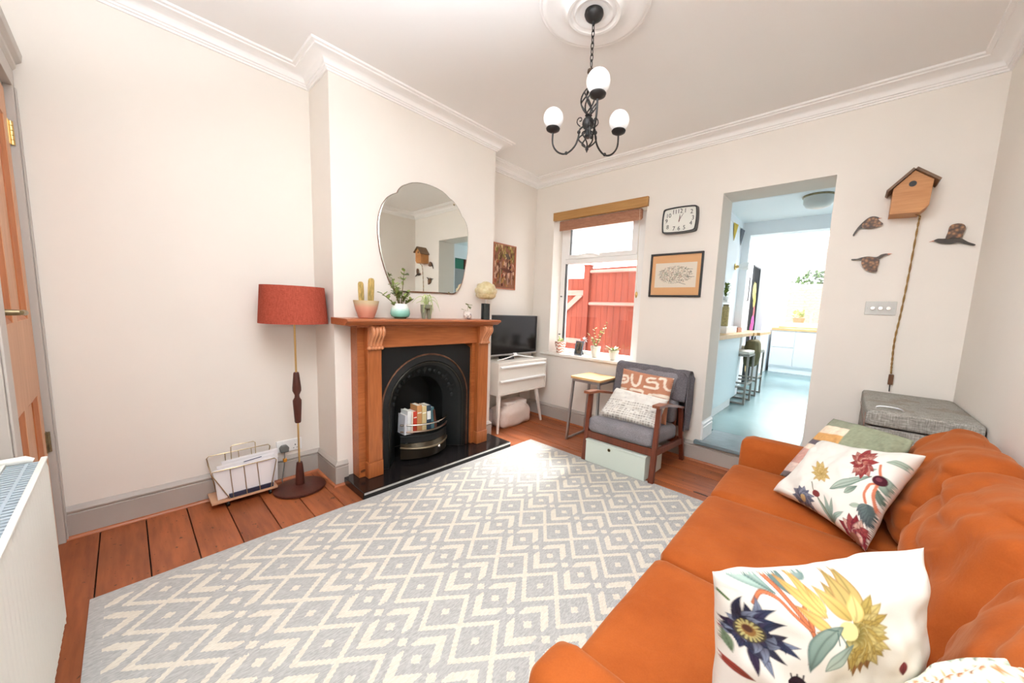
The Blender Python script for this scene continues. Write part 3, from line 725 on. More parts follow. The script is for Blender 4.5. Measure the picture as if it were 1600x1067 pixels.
MB().ball((*L, 1.25), .03, 14, 10, (1, 1, 1.25)).build('bulb', m_white, fl_)

# ================================================================ wall socket with plug
so = thing('wall_socket', 'white double wall socket above skirting behind the lamp stem', 'socket', (XL, .70, .235))
MB().box((XL, .625, .195), (XL + .010, .775, .28)).build('face_plate', m_white, so, bev=.003, sm=False)
for yc in (.665, .735):
    MB().box((XL + .010, yc - .006, .262), (XL + .013, yc + .006, .274)).build('switch', m_white, so, sm=False)
    MB().box((XL + .0101, yc - .003, .232), (XL + .0108, yc + .003, .240)).box((XL + .0101, yc - .013, .212), (XL + .0108, yc - .007, .216)).box((XL + .0101, yc + .007, .212), (XL + .0108, yc + .013, .216)).build('socket_holes', m_black, so, sm=False)
pg = thing('plug', 'grey plug and lead in the left half of the socket', 'plug', (XL + .011, .665, .225))
m_plug = plain('grey_plug', sr(112, 112, 108), .45)
MB().prism([(.642, .205), (.688, .205), (.692, .235), (.68, .252), (.65, .252), (.638, .235)], XL + .011, XL + .045, 'x').build('plug_body', m_plug, pg, sm=False, bev=.004)
MB().tube(cr([(XL + .03, .665, .206), (XL + .032, .665, .18), (XL + .04, .662, .15), (XL + .045, .655, .10), (XL + .05, .645, .05), (XL + .06, .64, .006), (-2.74, .66, .005)], 5), .0035, 8).build('lead', m_plug, pg)
MB().box((XL + .026, .655, .140), (XL + .050, .673, .160)).build('tag', plain('orange_tag', sr(214, 140, 40), .5), pg, sm=False)

# ================================================================ magazine rack
mx0, mx1, my0, my1 = -2.86, -2.70, .285, .575
mr = thing('magazine_rack', 'gold wire magazine rack on castors full of papers against left wall', 'magazine rack', (-2.76, .43, 0))
m_wire = plain('gold_wire', (.55, .43, .25), .35, .9)
MB().box((mx0, my0 - .02, .035), (mx1 + .005, my1 + .01, .047)).build('tray', plain('tan_tray', sr(206, 160, 128), .5), mr, sm=False)
for x in (mx0 + .01, mx1):
    zt_ = .235 if x > -2.8 else .285; ya, yb_ = my0 + (0.045 if x > -2.8 else .0), my1 - .01
    MB().tube([(x, ya + .02, .045), (x, my0 - .015, zt_ - .012), (x, my0 - .005, zt_), (x, my1 - .0, zt_ + .0), (x, my1 + .01, zt_ - .012), (x, yb_ - .015, .045)], .0028, 6).build('wire_frame', m_wire, mr)
    for k in range(3):
        yq = my0 + .07 + k * .065
        MB().tube([(x, yq + .01, .045), (x, yq, zt_)], .0022, 6).build('wire_upright', m_wire, mr)
MB().tube([(-2.78, my0 + .09, .05), (-2.78, my0 + .09, .34), (-2.78, my0 + .10, .348), (-2.78, my0 + .20, .348), (-2.78, my0 + .21, .34), (-2.78, my0 + .21, .05)], .0026, 6).build('wire_handle', m_wire, mr)
MB().tube([(mx0 + .01, my0 - .012, .235), (mx1, my0 - .012, .225)], .0024, 6).build('wire_rail', m_wire, mr)
for x in (mx0 + .02, mx1 - .01):
    for y in (my0 + .055, my1 - .03):
        c = MB().lathe([(.012, y - .007), (.0155, y - .003), (.0155, y + .003), (.012, y + .007)], (x, 0, .0158), 14, 'y'); c.box((x - .004, y - .004, .022), (x + .004, y + .004, .036)).build('castor', m_black, mr)
m_pap = plain('white_paper', sr(236, 232, 232), .75, nz=.02, ns=5)
labs = [('stack of white papers at the front of the wire rack', -2.715, .0, .0, .24), ('white folded newspaper with blue print, middle of wire rack', -2.735, .02, .01, .255), ('white brochure at the back of the wire rack', -2.76, .045, .03, .27)]
for i, (lb, x, dy, dz, h) in enumerate(labs):
    t = thing('paper_bundle', lb, 'paper', (x, my0 + dy, .048), 'papers in the wire magazine rack')
    a0 = my0 + dy; q = MB()
    for s_ in range(3):
        o_ = s_ * .003
        q.hexa([(x - .005 + o_ * 1.2, a0 + .01 + o_, .0485 + o_), (x - .0035 + o_ * 1.2, a0 + .01 + o_, .0485 + o_), (x - .0035 + o_ * 1.2, a0 + .27, .056 + o_), (x - .005 + o_ * 1.2, a0 + .27, .056 + o_), (x - .004 + o_ * 1.2, a0 - .005, h - .004 - o_), (x - .0025 + o_ * 1.2, a0 - .005, h - .004 - o_), (x - .0025 + o_ * 1.2, a0 + .275, h + .006 - o_), (x - .004 + o_ * 1.2, a0 + .275, h + .006 - o_)])
    q.build('sheets', m_pap, t, sm=False)
    if i == 1: MB().hexa([(x + .0045, a0 + .12, h - .012), (x + .005, a0 + .12, h - .012), (x + .005, a0 + .21, h - .004), (x + .0045, a0 + .21, h - .004), (x + .0045, a0 + .12, h - .007), (x + .005, a0 + .12, h - .007), (x + .005, a0 + .21, h + .001), (x + .0045, a0 + .21, h + .001)]).build('printed_strip', plain('blue_print', sr(60, 70, 100), .6), t, sm=False)
t = thing('folder', 'dark blue folder lying flat in the bottom of the wire rack', 'folder', (-2.74, .43, .048))
MB().box((-2.745, my0 + .06, .0475), (-2.703, my1 - .01, .075)).build('cover', plain('navy_card', sr(54, 54, 74), .5), t, sm=False, bev=.002)

# ================================================================ radiator
ra = thing('radiator', 'white panel radiator with ribbed front by the door', 'radiator', (-1.4, YN, .144))
rx0, rx1, rz0, rz1, ry = -1.87, -.85, .144, .724, -.19
fp = MB(); nn = int((rx1 - rx0) / .0333) * 6; row = []
for i in range(nn + 1):
    x = rx0 + (rx1 - rx0) * i / nn; ph = (i % 6) / 6; d = .0022 * math.cos(2 * PI * ph); row.append((x, ry - .0022 + d))
vs = []; 
for x, y in row: vs += [(x, ry - .006, rz0), (x, y, rz0 + .025), (x, y, rz1 - .03), (x, ry - .006, rz1)]
fp.add(vs, [(4 * i + k, 4 * i + 4 + k, 4 * i + 5 + k, 4 * i + 1 + k) for i in range(len(row) - 1) for k in range(3)])
fp.add([(rx0, ry - .012, rz0), (rx1, ry - .012, rz0), (rx1, ry - .012, rz1), (rx0, ry - .012, rz1)], [(0, 3, 2, 1)])
fp.box((rx0 - .001, ry - .012, rz0), (rx0 + .002, ry - .002, rz1)).build('front_panel', m_rad, ra, fix=False)
MB().box((rx0, -.27, rz0), (rx1, -.262, rz1)).build('rear_panel', m_rad, ra, sm=False)
MB().box((rx0 - .002, ry - .012, rz1 - .004), (rx1, ry + .001, rz1 + .004)).box((rx0 - .002, -.272, rz1 - .004), (rx1, -.262, rz1 + .003)).build('top_rail', m_rad, ra, sm=False, bev=.002)
gr = MB(); x = rx0 + .01
while x < rx1: gr.box((x, -.262, rz1 - .012), (x + .012, ry - .012, rz1 - .006)); x += .020
gr.box((rx0, -.229, rz1 - .012), (rx1, -.223, rz1 - .005)).build('top_grille', m_grille, ra, sm=False)
MB().box((rx0 - .002, -.27, rz0 + .02), (rx0 + .001, ry - .012, rz1 - .01)).build('side_panel', m_rad, ra, sm=False)
MB().tube([(rx0 + .005, -.215, rz1 - .002), (rx0 + .005, -.23, rz1 + .004), (rx0 + .003, -.289, rz1 + .004)], [.008, .013, .011], 12).build('pipe_elbow', m_rad, ra)
for x in (rx0 + .15, -1.0): MB().box((x, YN, .3), (x + .03, -.27, .6)).build('bracket', m_rad, ra, sm=False)
MB().tube([(rx1 - .05, -.23, .144), (rx1 - .05, -.23, .0)], .0075, 10).build('pipe', m_rad, ra)

# ================================================================ light switch, clock, pictures
sw = thing('light_switch', 'brushed steel triple dimmer switch on wall left of the hanging cord', 'switch', (.135, YF, 1.352))
MB().box((.061, YF - .006, 1.31), (.209, YF, 1.396)).build('face_plate', plain('satin_steel', (.50, .49, .46), .45, .3), sw, sm=False, bev=.0015)
for i in range(3):
    MB().lathe([(.0125, YF - .006), (.0125, YF - .018), (.011, YF - .020)], (.098 + i * .037, 0, 1.353), 18, 'y').build('dimmer_knob', m_chrome, sw)
for x in (.073, .197): MB().lathe([(.004, YF - .0062), (.004, YF - .0075)], (x, 0, 1.353), 8, 'y').build('screw', m_steel, sw)

ck = thing('wall_clock', 'black rimmed rounded rectangular wall clock showing five past twelve', 'clock', (-1.198, YF, 2.068))
cx_, cz_, hw, hh = -1.198, 2.068, .142, .103
def barrel(hw, hh, n=10, bul=.007, r=.008):
    p = []
    for (sx1, sz1, sx2, sz2) in ((-1, -1, 1, -1), (1, -1, 1, 1), (1, 1, -1, 1), (-1, 1, -1, -1)):
        for i in range(n):
            t = (i + .5) / n
            x = sx1 + (sx2 - sx1) * t; z = sz1 + (sz2 - sz1) * t; bo = bul * (1 - (2 * t - 1) ** 2)
            if sz1 == sz2: p.append((x * (hw - r * .35), z * (hh + bo) if abs(2 * t - 1) < .85 else z * (hh - r * .1 + bo)))
            else: p.append((x * (hw + bo) if abs(2 * t - 1) < .85 else x * (hw - r * .1 + bo), z * (hh - r * .35)))
        p.append((sx2 * (hw - .004), sz2 * (hh - .004)))
    return p
ob = barrel(hw, hh); ib = barrel(hw - .010, hh - .010)
q = MB(); n_ = len(ob); F, Bk = YF - .055, YF - .001
q.add([(cx_ + a, Bk, cz_ + b) for a, b in ob] + [(cx_ + a * .985, F, cz_ + b * .985) for a, b in ob] + [(cx_ + a, F, cz_ + b) for a, b in ib] + [(cx_ + a, F + .018, cz_ + b) for a, b in ib],
      [(k * n_ + i, k * n_ + (i + 1) % n_, (k + 1) * n_ + (i + 1) % n_, (k + 1) * n_ + i) for k in range(3) for i in range(n_)] + [tuple(range(n_))])
q.build('case', m_bplastic, ck)
q = MB(); q.add([(cx_ + a, F + .014, cz_ + b) for a, b in ib], [tuple(range(n_))]); q.build('dial', plain('dial_cream', sr(236, 234, 224), .5), ck, sm=False)
nums = {12: (0, .071), 1: (.045, .070), 2: (.098, .056), 3: (.112, .003), 4: (.098, -.038), 5: (.045, -.069), 6: (0, -.071), 7: (-.043, -.069), 8: (-.098, -.052), 9: (-.112, 0), 10: (-.096, .044), 11: (-.045, .069)}
for k, (a, b) in nums.items():
    me = text_mesh(str(k), .050, .0006); me.transform(Matrix.Rotation(PI / 2, 4, 'X')); me.transform(Matrix.Diagonal((.92, 1, 1.0, 1))); me.materials.append(m_black)
    o = bpy.data.objects.new('numeral', me); COL.objects.link(o); o.parent = ck; o.location = (a, F + .0125 - YF, b)
for nm, ang, ln, w in (('hour_hand', 2.5, .045, .006), ('minute_hand', 32, .062, .004)):
    a = math.radians(ang); MB().bar((cx_ - math.sin(a) * .012, F + .010, cz_ - math.cos(a) * .012), (cx_ + math.sin(a) * ln, F + .010, cz_ + math.cos(a) * ln), .0015, w, up=(-math.cos(a), 0, math.sin(a)), h2=w * .4).build(nm, m_black, ck, sm=False)
a = math.radians(12); MB().bar((cx_ - math.sin(a) * .02, F + .008, cz_ - math.cos(a) * .02), (cx_ + math.sin(a) * .03, F + .008, cz_ + math.cos(a) * .03), .001, .0035, up=(1, 0, 0)).build('alarm_hand', plain('red_brown_hand', sr(150, 70, 60), .5), ck, sm=False)
MB().lathe([(.004, F + .006), (.004, F + .013)], (cx_, 0, cz_), 10, 'y').build('hub', m_dullbrass, ck)
q = MB(); q.add([(cx_ + a * .995, F + .003, cz_ + b * .995) for a, b in ib], [tuple(range(n_))]); q.build('glass', m_glass, ck, sm=False)

def framed(name, label, cat, p0, ux, w, h, depth, fw, m_frame, canvas, mat_b=0.0, m_mount=None, tilt=0, glass=True, grp=None):
    """picture with lower-left corner p0, horizontal direction ux, facing n"""
    ux = Vector(ux).normalized(); uz = Vector((0, 0, 1)); nrm = ux.cross(uz)
    c = Vector(p0) + ux * w / 2 + uz * h / 2
    t = thing(name, label, cat, c, grp)
    def P(a, b, d): return Vector(p0) + ux * a + uz * b + nrm * d
    fr = MB()
    for (a0, b0, a1, b1) in ((0, 0, w, fw), (0, h - fw, w, h), (0, fw, fw, h - fw), (w - fw, fw, w, h - fw)):
        fr.hexa([P(a0, b0, .0), P(a1, b0, .0), P(a1, b0, depth), P(a0, b0, depth), P(a0, b1, .0), P(a1, b1, .0), P(a1, b1, depth), P(a0, b1, depth)])
    fr.build('frame', m_frame, t, sm=False, bev=.0015)
    bx = MB(); bx.hexa([P(fw, fw, .001), P(w - fw, fw, .001), P(w - fw, fw, depth * .4), P(fw, fw, depth * .4), P(fw, h - fw, .001), P(w - fw, h - fw, .001), P(w - fw, h - fw, depth * .4), P(fw, h - fw, depth * .4)])
    bx.build('mount' if m_mount else 'backing_board', m_mount or m_paper, t, sm=False)
    mu = mat_b[0] if mat_b else 0; mv = mat_b[1] if mat_b else 0
    N, Mm = canvas.n, canvas.m; vs = []; a0, a1, b0, b1 = fw + mu, w - fw - mu, fw + mv, h - fw - mv
    for j in range(Mm):
        for i in range(N): vs.append(P(a0 + (a1 - a0) * i / (N - 1), b0 + (b1 - b0) * j / (Mm - 1), depth * .4 + .0008) - c)
    me = bpy.data.meshes.new('artwork'); me.from_pydata(vs, [], [(j * N + i, j * N + i + 1, (j + 1) * N + i + 1, (j + 1) * N + i) for j in range(Mm - 1) for i in range(N - 1)])
    put_print(me, canvas.a.reshape(-1, 3)); me.materials.append(m_print)
    o = bpy.data.objects.new('artwork', me); COL.objects.link(o); o.parent = t
    if glass: g = MB(); g.add([P(fw, fw, depth * .7), P(w - fw, fw, depth * .7), P(w - fw, h - fw, depth * .7), P(fw, h - fw, depth * .7)], [(0, 1, 2, 3)]); g.build('glass', m_glass, t, sm=False)
    return t
m_print = printed('printed_surface', .8, 0)
# ink drawing, tan mount, black frame
cv = Canvas(210, sr(226, 216, 200), 130); rg = random.Random(5)
for i in range(620):
    a = rg.uniform(0, 2 * PI); r = rg.random() ** .6; u = .5 + .40 * r * math.cos(a); vv = .5 + .36 * r * math.sin(a)
    if vv > .78 and u < .3: continue
    g_ = rg.choice([(150, 150, 140), (120, 120, 112), (170, 164, 150), (96, 100, 96), (190, 150, 130), (150, 160, 130)])
    an = rg.uniform(0, PI); l = rg.uniform(.015, .05); cv.stroke([(u, vv), (u + l * math.cos(an), vv + l * math.sin(an) * 1.3)], .0045, sr(*g_))
for a, b in (((.10, .66), (.2, .7)), ((.72, .74), (.9, .72)), ((.78, .42), (.95, .42)), ((.6, .2), (.76, .12))): cv.stroke([a, b], .008, sr(110, 110, 104))
framed('framed_drawing', 'black framed ink drawing with tan mount below the wall clock', 'picture', (-1.437, YF - .001, 1.415), (1, 0, 0), .458, .382, .02, .016, m_bplastic, cv, (.032, .068), plain('tan_mount', sr(220, 168, 118), .8))
# woodland painting in the alcove (faces +x)
cv = Canvas(60, sr(150, 108, 84), 86); rg = random.Random(11)
for i in range(160):
    u, v_ = rg.random(), rg.random(); c = rg.choice([(206, 164, 140), (120, 76, 58), (186, 140, 84), (110, 104, 60), (224, 190, 160), (90, 52, 44), (168, 96, 72)]) if v_ < .6 else rg.choice([(170, 160, 90), (206, 180, 120), (140, 130, 70), (226, 200, 150), (120, 90, 60)])
    cv.petal((u, v_), (u + rg.uniform(-.1, .1), v_ + rg.uniform(.05, .2)), rg.uniform(.015, .05), sr(*c), sr(*c))
for u in (.25, .3, .62, .68, .85): cv.stroke([(u, .1), (u + rg.uniform(-.05, .05), .5), (u + rg.uniform(-.1, .1), .85)], .014, sr(96, 66, 54)); cv.stroke([(u + .02, .1), (u + .02, .6)], .008, sr(224, 190, 168))
cv.petal((.3, .45), (.9, .4), .05, sr(120, 80, 64), sr(90, 54, 46)); cv.petal((.5, .8), (.8, .7), .06, sr(120, 110, 96), sr(90, 80, 70))
cv.a *= np.array([.82, .74, .72])
framed('framed_painting', 'small brown woodland painting in thin wooden frame above the television', 'picture', (XL + .001, 2.55, 1.46), (0, 1, 0), .33, .475, .018, .012, m_shelf, cv, None, None, glass=False)

# ================================================================ ceiling rose and pendant
RC = (-1.085, 1.565)
rose = MB().lathe([(.264, CZ), (.264, CZ - .014), (.257, CZ - .020), (.248, CZ - .018), (.238, CZ - .026), (.226, CZ - .028), (.200, CZ - .016), (.170, CZ - .014), (.150, CZ - .020), (.134, CZ - .036), (.126, CZ - .050), (.114, CZ - .048), (.106, CZ - .034), (.098, CZ - .036), (.090, CZ - .046), (.080, CZ - .044), (.07, CZ - .034), (.0, CZ - .034)], (*RC, 0), 72, capped=False)
ro = rose.build('trim_11', m_corn, fix=False); ro['kind'] = 'structure'
ch = thing('chandelier', 'black wrought iron chandelier with three opal globes hanging from ceiling rose', 'chandelier', (*RC, CZ - .034))
X0, Y0 = RC
MB().lathe([(.044, CZ - .0345), (.046, CZ - .045), (.040, CZ - .058), (.022, CZ - .072), (.008, CZ - .078), (.006, CZ - .092)], (*RC, 0), 28).build('canopy', m_black, ch)
lk = []
for i in range(7):
    zc = 2.612 - i * .0265; pp = []
    for k in range(12):
        a = 2 * PI * k / 12; w, h = .007 * math.cos(a), .0175 * math.sin(a)
        pp.append((X0 + (w if i % 2 else 0), Y0 + (0 if i % 2 else w), zc + h))
    MB().tube(pp, .0024, 6, closed=True).build('chain_link', m_black, ch)
MB().lathe([(.004, 2.432), (.016, 2.425), (.018, 2.413), (.012, 2.404), (.006, 2.398), (.005, 2.345)], (*RC, 0), 20).build('top_cup', plain('dark_bronze', (.07, .045, .03), .4, .6), ch)
for i in range(8):   # twisted basket
    pp = []
    for k in range(15):
        t = k / 14; a = 2 * PI * i / 8 + (1 if i % 2 else -1) * 2.1 * t; r = .005 + .036 * math.sin(PI * t) ** .8; pp.append((X0 + r * math.cos(a), Y0 + r * math.sin(a), 2.345 - .125 * t))
    MB().tube(pp, .0036, 6).build('basket_wire', m_black, ch)
MB().lathe([(.006, 2.224), (.018, 2.216), (.010, 2.208), (.022, 2.20), (.028, 2.19), (.030, 2.175), (.024, 2.160), (.014, 2.150), (.012, 2.13), (.016, 2.12), (.010, 2.11)], (*RC, 0), 20).build('hub', m_black, ch)
for i in range(6):
    a = 2 * PI * i / 6; pp = []
    for k in range(11):
        t = k / 10; r = .010 + .034 * math.sin(PI * t); aa = a + 1.2 * t; pp.append((X0 + r * math.cos(aa), Y0 + r * math.sin(aa), 2.145 - .075 * t))
    MB().tube(pp, .0036, 6).build('lower_scroll', m_black, ch)
MB().lathe([(.004, 2.075), (.007, 2.068), (.009, 2.058), (.004, 2.050), (.0015, 2.042)], (*RC, 0), 12).build('finial', m_black, ch)
m_globe = plain('opal_glass', (.93, .93, .93), .18)
mg = m_globe.node_tree.nodes['Principled BSDF']; mg.inputs['Emission Color'].default_value = (1, .98, .96, 1); mg.inputs['Emission Strength'].default_value = .18
for an in (187.5, 73, -45.5):
    a = math.radians(an); c, s_ = math.cos(a), math.sin(a); R_ = .205
    P = lambda r, z: (X0 + c * r, Y0 + s_ * r, z)
    arm = MB().tube(cr([P(.026, 2.172), P(.046, 2.160), P(.052, 2.125), P(.068, 2.09), P(.10, 2.066), P(.135, 2.062), P(.175, 2.083), P(R_ - .002, 2.125), P(R_, 2.185)], 5), .0045, 8)
    arm.ball(P(.118, 2.063), .0085, 10, 6).ball(P(.05, 2.15), .009, 10, 6).build('arm', m_black, ch)
    MB().tube([P(.034 + (.020 - .0017 * k) * math.cos(-.9 + k * .62) + .012, 2.205 + (.020 - .0017 * k) * math.sin(-.9 + k * .62)) for k in range(11)] [::-1] + [P(.044, 2.175)], .0027, 6).build('scroll', m_black, ch)
    MB().lathe([(.006, 2.182), (.020, 2.186), (.034, 2.194), (.037, 2.202), (.034, 2.206), (.012, 2.208)], (X0 + c * R_, Y0 + s_ * R_, 0), 24).build('candle_cup', m_black, ch)
    MB().ball((X0 + c * R_, Y0 + s_ * R_, 2.252), .052, 28, 18, (1, 1, 1.0)).build('globe_shade', m_globe, ch)

# ================================================================ mantelpiece objects
def leafmat(n, c1, c2): return plain(n, tuple((a + b) / 2 for a, b in zip(sr(*c1), sr(*c2))), .5, nz=.25, ns=14)
m_leaf = leafmat('jade_leaf', (98, 118, 54), (150, 164, 92)); m_leafl = leafmat('pale_leaf', (168, 184, 110), (200, 210, 150)); m_stem = plain('plant_stem', sr(112, 98, 62), .7)
m_soil = plain('soil', sr(70, 54, 42), .95, nz=.3, ns=80)
def leafblade(q, base, d, L_, w, up=Vector((0, 0, 1)), th=.0015, curl=.15):
    base = Vector(base); d = Vector(d).normalized(); s_ = d.cross(up)
    if s_.length < .01: s_ = Vector((1, 0, 0))
    s_.normalize(); n_ = s_.cross(d).normalized(); K = 5; vs = []
    for k in range(K + 1):
        t = k / K; ww = w * math.sin(PI * min(1, t * .92 + .04)) ** .75; c = base + d * L_ * t - n_ * curl * L_ * t * t
        vs += [c - s_ * ww, c + n_ * th * 1.5, c + s_ * ww, c - n_ * th]
    fs = []
    for k in range(K):
        for j in range(4): fs.append((4 * k + j, 4 * k + (j + 1) % 4, 4 * k + 4 + (j + 1) % 4, 4 * k + 4 + j))
    q.add(vs, fs)
MZ = 1.1515
t = thing('potted_cactus', 'two golden cactus columns in a pink and green tapered pot on the mantel', 'plant', (-2.40, 1.04, MZ))
tp = NT('ombre_pot', .6); z_ = tp.xyz(tp.coord())[2]
tp.col(tp.ramp(z_ * 8.7 + tp.noise(tp.coord(), 14, 2) * .12 - .06, [(0.30, sr(196, 130, 108)), (.62, sr(204, 150, 126)), (.86, sr(196, 178, 142))]))
MB().lathe([(.040, 0), (.048, .004), (.066, .06), (.078, .115), (.074, .115), (.062, .08)], n=36, capped=True).build('pot', tp.m, t, local=True)
MB().lathe([(.0, .098), (.072, .100)], n=30, capped=False).build('soil', m_soil, t, local=True, fix=False)
tc_ = NT('golden_cactus', .9); tc_.col(tc_.ramp(tc_.noise(tc_.coord(scale=(1, 1, .3)), 90, 3), [(.35, sr(150, 130, 74)), (.65, sr(204, 170, 104))])); tc_.bump(tc_.noise(tc_.coord(), 200, 2), 1.0, .004)
for (x, y, h, r) in ((.0, -.030, .235, .0155), (.01, .024, .262, .0175)):
    q = MB(); prof = [(r * .9, .095), (r, .13), (r * 1.05, h * .75), (r * .98, h - .015), (r * .7, h - .003), (.001, h)]
    vs = []; n_ = 28
    for rr, hh in prof:
        for k in range(n_): a = 2 * PI * k / n_; r2 = rr * (1 + .10 * math.cos(14 * a)); vs.append((x + r2 * math.cos(a), y + r2 * math.sin(a) + (hh - .1) * (.04 if y > 0 else -.03), hh))
    q.add(vs, [(i * n_ + k, i * n_ + (k + 1) % n_, (i + 1) * n_ + (k + 1) % n_, (i + 1) * n_ + k) for i in range(len(prof) - 1) for k in range(n_)]); q.build('cactus_column', tc_.m, t, local=True)
t = thing('potted_jade_plant', 'branching jade plant in a white and turquoise glazed bowl on the mantel', 'plant', (-2.40, 1.275, MZ))
tp = NT('turquoise_glaze', .15); z_ = tp.xyz(tp.coord())[2]
tp.col(tp.ramp(z_ * 9.5 + tp.noise(tp.coord(), 18, 2) * .3 - .15, [(0.06, sr(96, 110, 92)), (.2, sr(110, 176, 156)), (.5, sr(150, 200, 186)), (.72, sr(222, 228, 222)), (1, sr(235, 236, 232))]))
MB().lathe([(.038, 0), (.040, .006), (.058, .014), (.066, .034), (.064, .055), (.055, .085), (.046, .104), (.043, .104), (.05, .08)], n=36).build('bowl', tp.m, t, local=True)
MB().lathe([(.0, .088), (.046, .088)], n=24, capped=False).build('soil', m_soil, t, local=True, fix=False)
rg = random.Random(4); st = MB(); lv = MB()
tips = [((.0, -.13, .168), 7), ((.02, -.07, .098), 5), ((.0, -.035, .235), 12), ((.0, -.01, .19), 12), ((.0, .03, .33), 12), ((.01, .075, .13), 9), ((-.01, .065, .19), 5), ((.0, -.06, .275), 4), ((.03, .015, .16), 9), ((-.02, -.02, .17), 9), ((.02, -.045, .20), 9)]
for (x, y, z), n_ in tips:
    pth = cr([(x * .1, y * .12, .085), (x * .5, y * .55, .085 + (z - .085) * .45), (x, y, z)], 4); st.tube(pth, [.0035 - .0018 * i / 8 for i in range(len(pth))], 6)
    for k in range(n_):
        f = 1 - .45 * (k / n_) if z < .26 else 1 - .30 * (k / n_); idx = min(len(pth) - 1, int(f * (len(pth) - 1))); p = pth[idx]
        d = Vector((rg.uniform(-1, 1), rg.uniform(-1, 1), rg.uniform(.1, 1.0))); leafblade(lv, p, d, rg.uniform(.028, .042), rg.uniform(.009, .013), th=.002)
st.build('stems', m_stem, t, local=True); lv.build('leaves', m_leaf, t, local=True)
t = thing('potted_spider_plant', 'pale trailing spider plant in a grey pot standing on two legs', 'plant', (-2.39, 1.475, MZ))
m_gp = plain('grey_green_stoneware', sr(126, 126, 106), .6, nz=.1, ns=20)
q = MB(); 
for y in (-.021, .024): q.lathe([(.012, 0), (.013, .006), (.016, .03), (.021, .055), (.022, .075), (.019, .088)], (0, y, 0), 18)
q.lathe([(.030, .072), (.040, .080), (.042, .105), (.038, .105), (.036, .09)], n=24).build('legged_pot', m_gp, t, local=True)
q = MB()
for i in range(24):
    a = rg.uniform(0, 2 * PI); R_ = rg.uniform(.03, .13); h = rg.uniform(.02, .075); dn = rg.uniform(-.02, .10)
    if math.cos(a) < -.3: R_ *= .5
    pth = cr([(0, 0, .098), (.3 * R_ * math.cos(a), .3 * R_ * math.sin(a), .10 + h), (.7 * R_ * math.cos(a), .7 * R_ * math.sin(a), .10 + h * .8), (R_ * math.cos(a), R_ * math.sin(a), .10 - dn * .7)], 5)
    q.tube(pth, [.0022 * (1 - (k / len(pth)) ** 2) + .0006 for k in range(len(pth))], 4)
q.build('leaves', m_leafl, t, local=True)
t = thing('potted_seedling', 'tiny seedling in a small patterned white round pot on the mantel', 'plant', (-2.38, 1.85, MZ))
tp = NT('patterned_white_pot', .3); tp.col(tp.mix(tp.noise(tp.coord(), 60, 2).gt(.58), sr(228, 222, 214), sr(150, 140, 140)))
MB().lathe([(.018, 0), (.024, .004), (.034, .022), (.036, .04), (.031, .060), (.033, .066), (.029, .066), (.03, .05)], n=28).build('pot', tp.m, t, local=True)
MB().lathe([(0, .056), (.03, .057)], n=20, capped=False).build('soil', m_soil, t, local=True, fix=False)
q = MB().tube([(0, 0, .055), (.002, .0, .09), (0, .003, .115)], .0013, 5).tube([(0, 0, .055), (.01, -.03, .075), (.012, -.055, .078)], .001, 5)
for d, b in (((.3, 1, .25), (0, .003, .115)), ((.3, -.8, .5), (0, .003, .115)), ((1, .2, -.1), (0, .003, .105)), ((0, .7, -.5), (0, .003, .11))): leafblade(q, b, d, .036, .012)
leafblade(q, (.012, -.05, .077), (.1, -1, .4), .024, .006); q.build('seedling', m_leaf, t, local=True)
t = thing('globe_table_lamp', 'petal shell globe lamp on a black cylinder base at end of mantel', 'lamp', (-2.385, 2.045, MZ))
MB().lathe([(.036, 0), (.038, .002), (.038, .134), (.036, .136)], n=32).build('cylinder_base', plain('black_green_gloss', (.010, .014, .014), .12), t, local=True)
MB().lathe([(.004, .134), (.004, .17)], n=10).build('stem', m_white, t, local=True)
ts = NT('capiz_petal', .35); ts.col(ts.ramp(ts.noise(ts.coord(), 22, 3), [(.3, sr(204, 170, 120)), (.7, sr(236, 214, 172))])); ts.b.inputs['Subsurface Weight'].default_value = .2
for ring, (el, n_) in enumerate(((-42, 8), (-5, 11), (32, 9), (68, 5))):
    for k in range(n_):
        az = 2 * PI * (k + ring * .5) / n_; e = math.radians(el); R1_, RZ_ = .082, .070
        c = Vector((R1_ * math.cos(e) * math.cos(az), R1_ * math.cos(e) * math.sin(az), .238 + RZ_ * math.sin(e)))
        nn_ = Vector((math.cos(e) * math.cos(az), math.cos(e) * math.sin(az), math.sin(e))); tx = Vector((-math.sin(az), math.cos(az), 0)); ty = nn_.cross(tx)
        vs = [c + nn_ * .012]; m_ = 12
        for rr_, off in ((.6, .008), (1, -.004)):
            for j in range(m_): a = 2 * PI * j / m_; vs.append(c + tx * .037 * rr_ * math.cos(a) + ty * .035 * rr_ * math.sin(a) + nn_ * (off + .009 * rr_ * math.sin(a)))
        vs += [v - nn_ * .002 for v in vs]; h_ = 1 + 2 * m_
        fs = []
        for b0, rev in ((0, 0), (h_, 1)):
            for j in range(m_):
                f1 = (b0, b0 + 1 + j, b0 + 1 + (j + 1) % m_); f2 = (b0 + 1 + j, b0 + 1 + m_ + j, b0 + 1 + m_ + (j + 1) % m_, b0 + 1 + (j + 1) % m_)
                fs += [f1[::-1], f2[::-1]] if rev else [f1, f2]
        for j in range(m_): fs.append((1 + m_ + j, h_ + 1 + m_ + j, h_ + 1 + m_ + (j + 1) % m_, 1 + m_ + (j + 1) % m_))
        MB().add(vs, fs).build('shell_petal', ts.m, t, local=True)

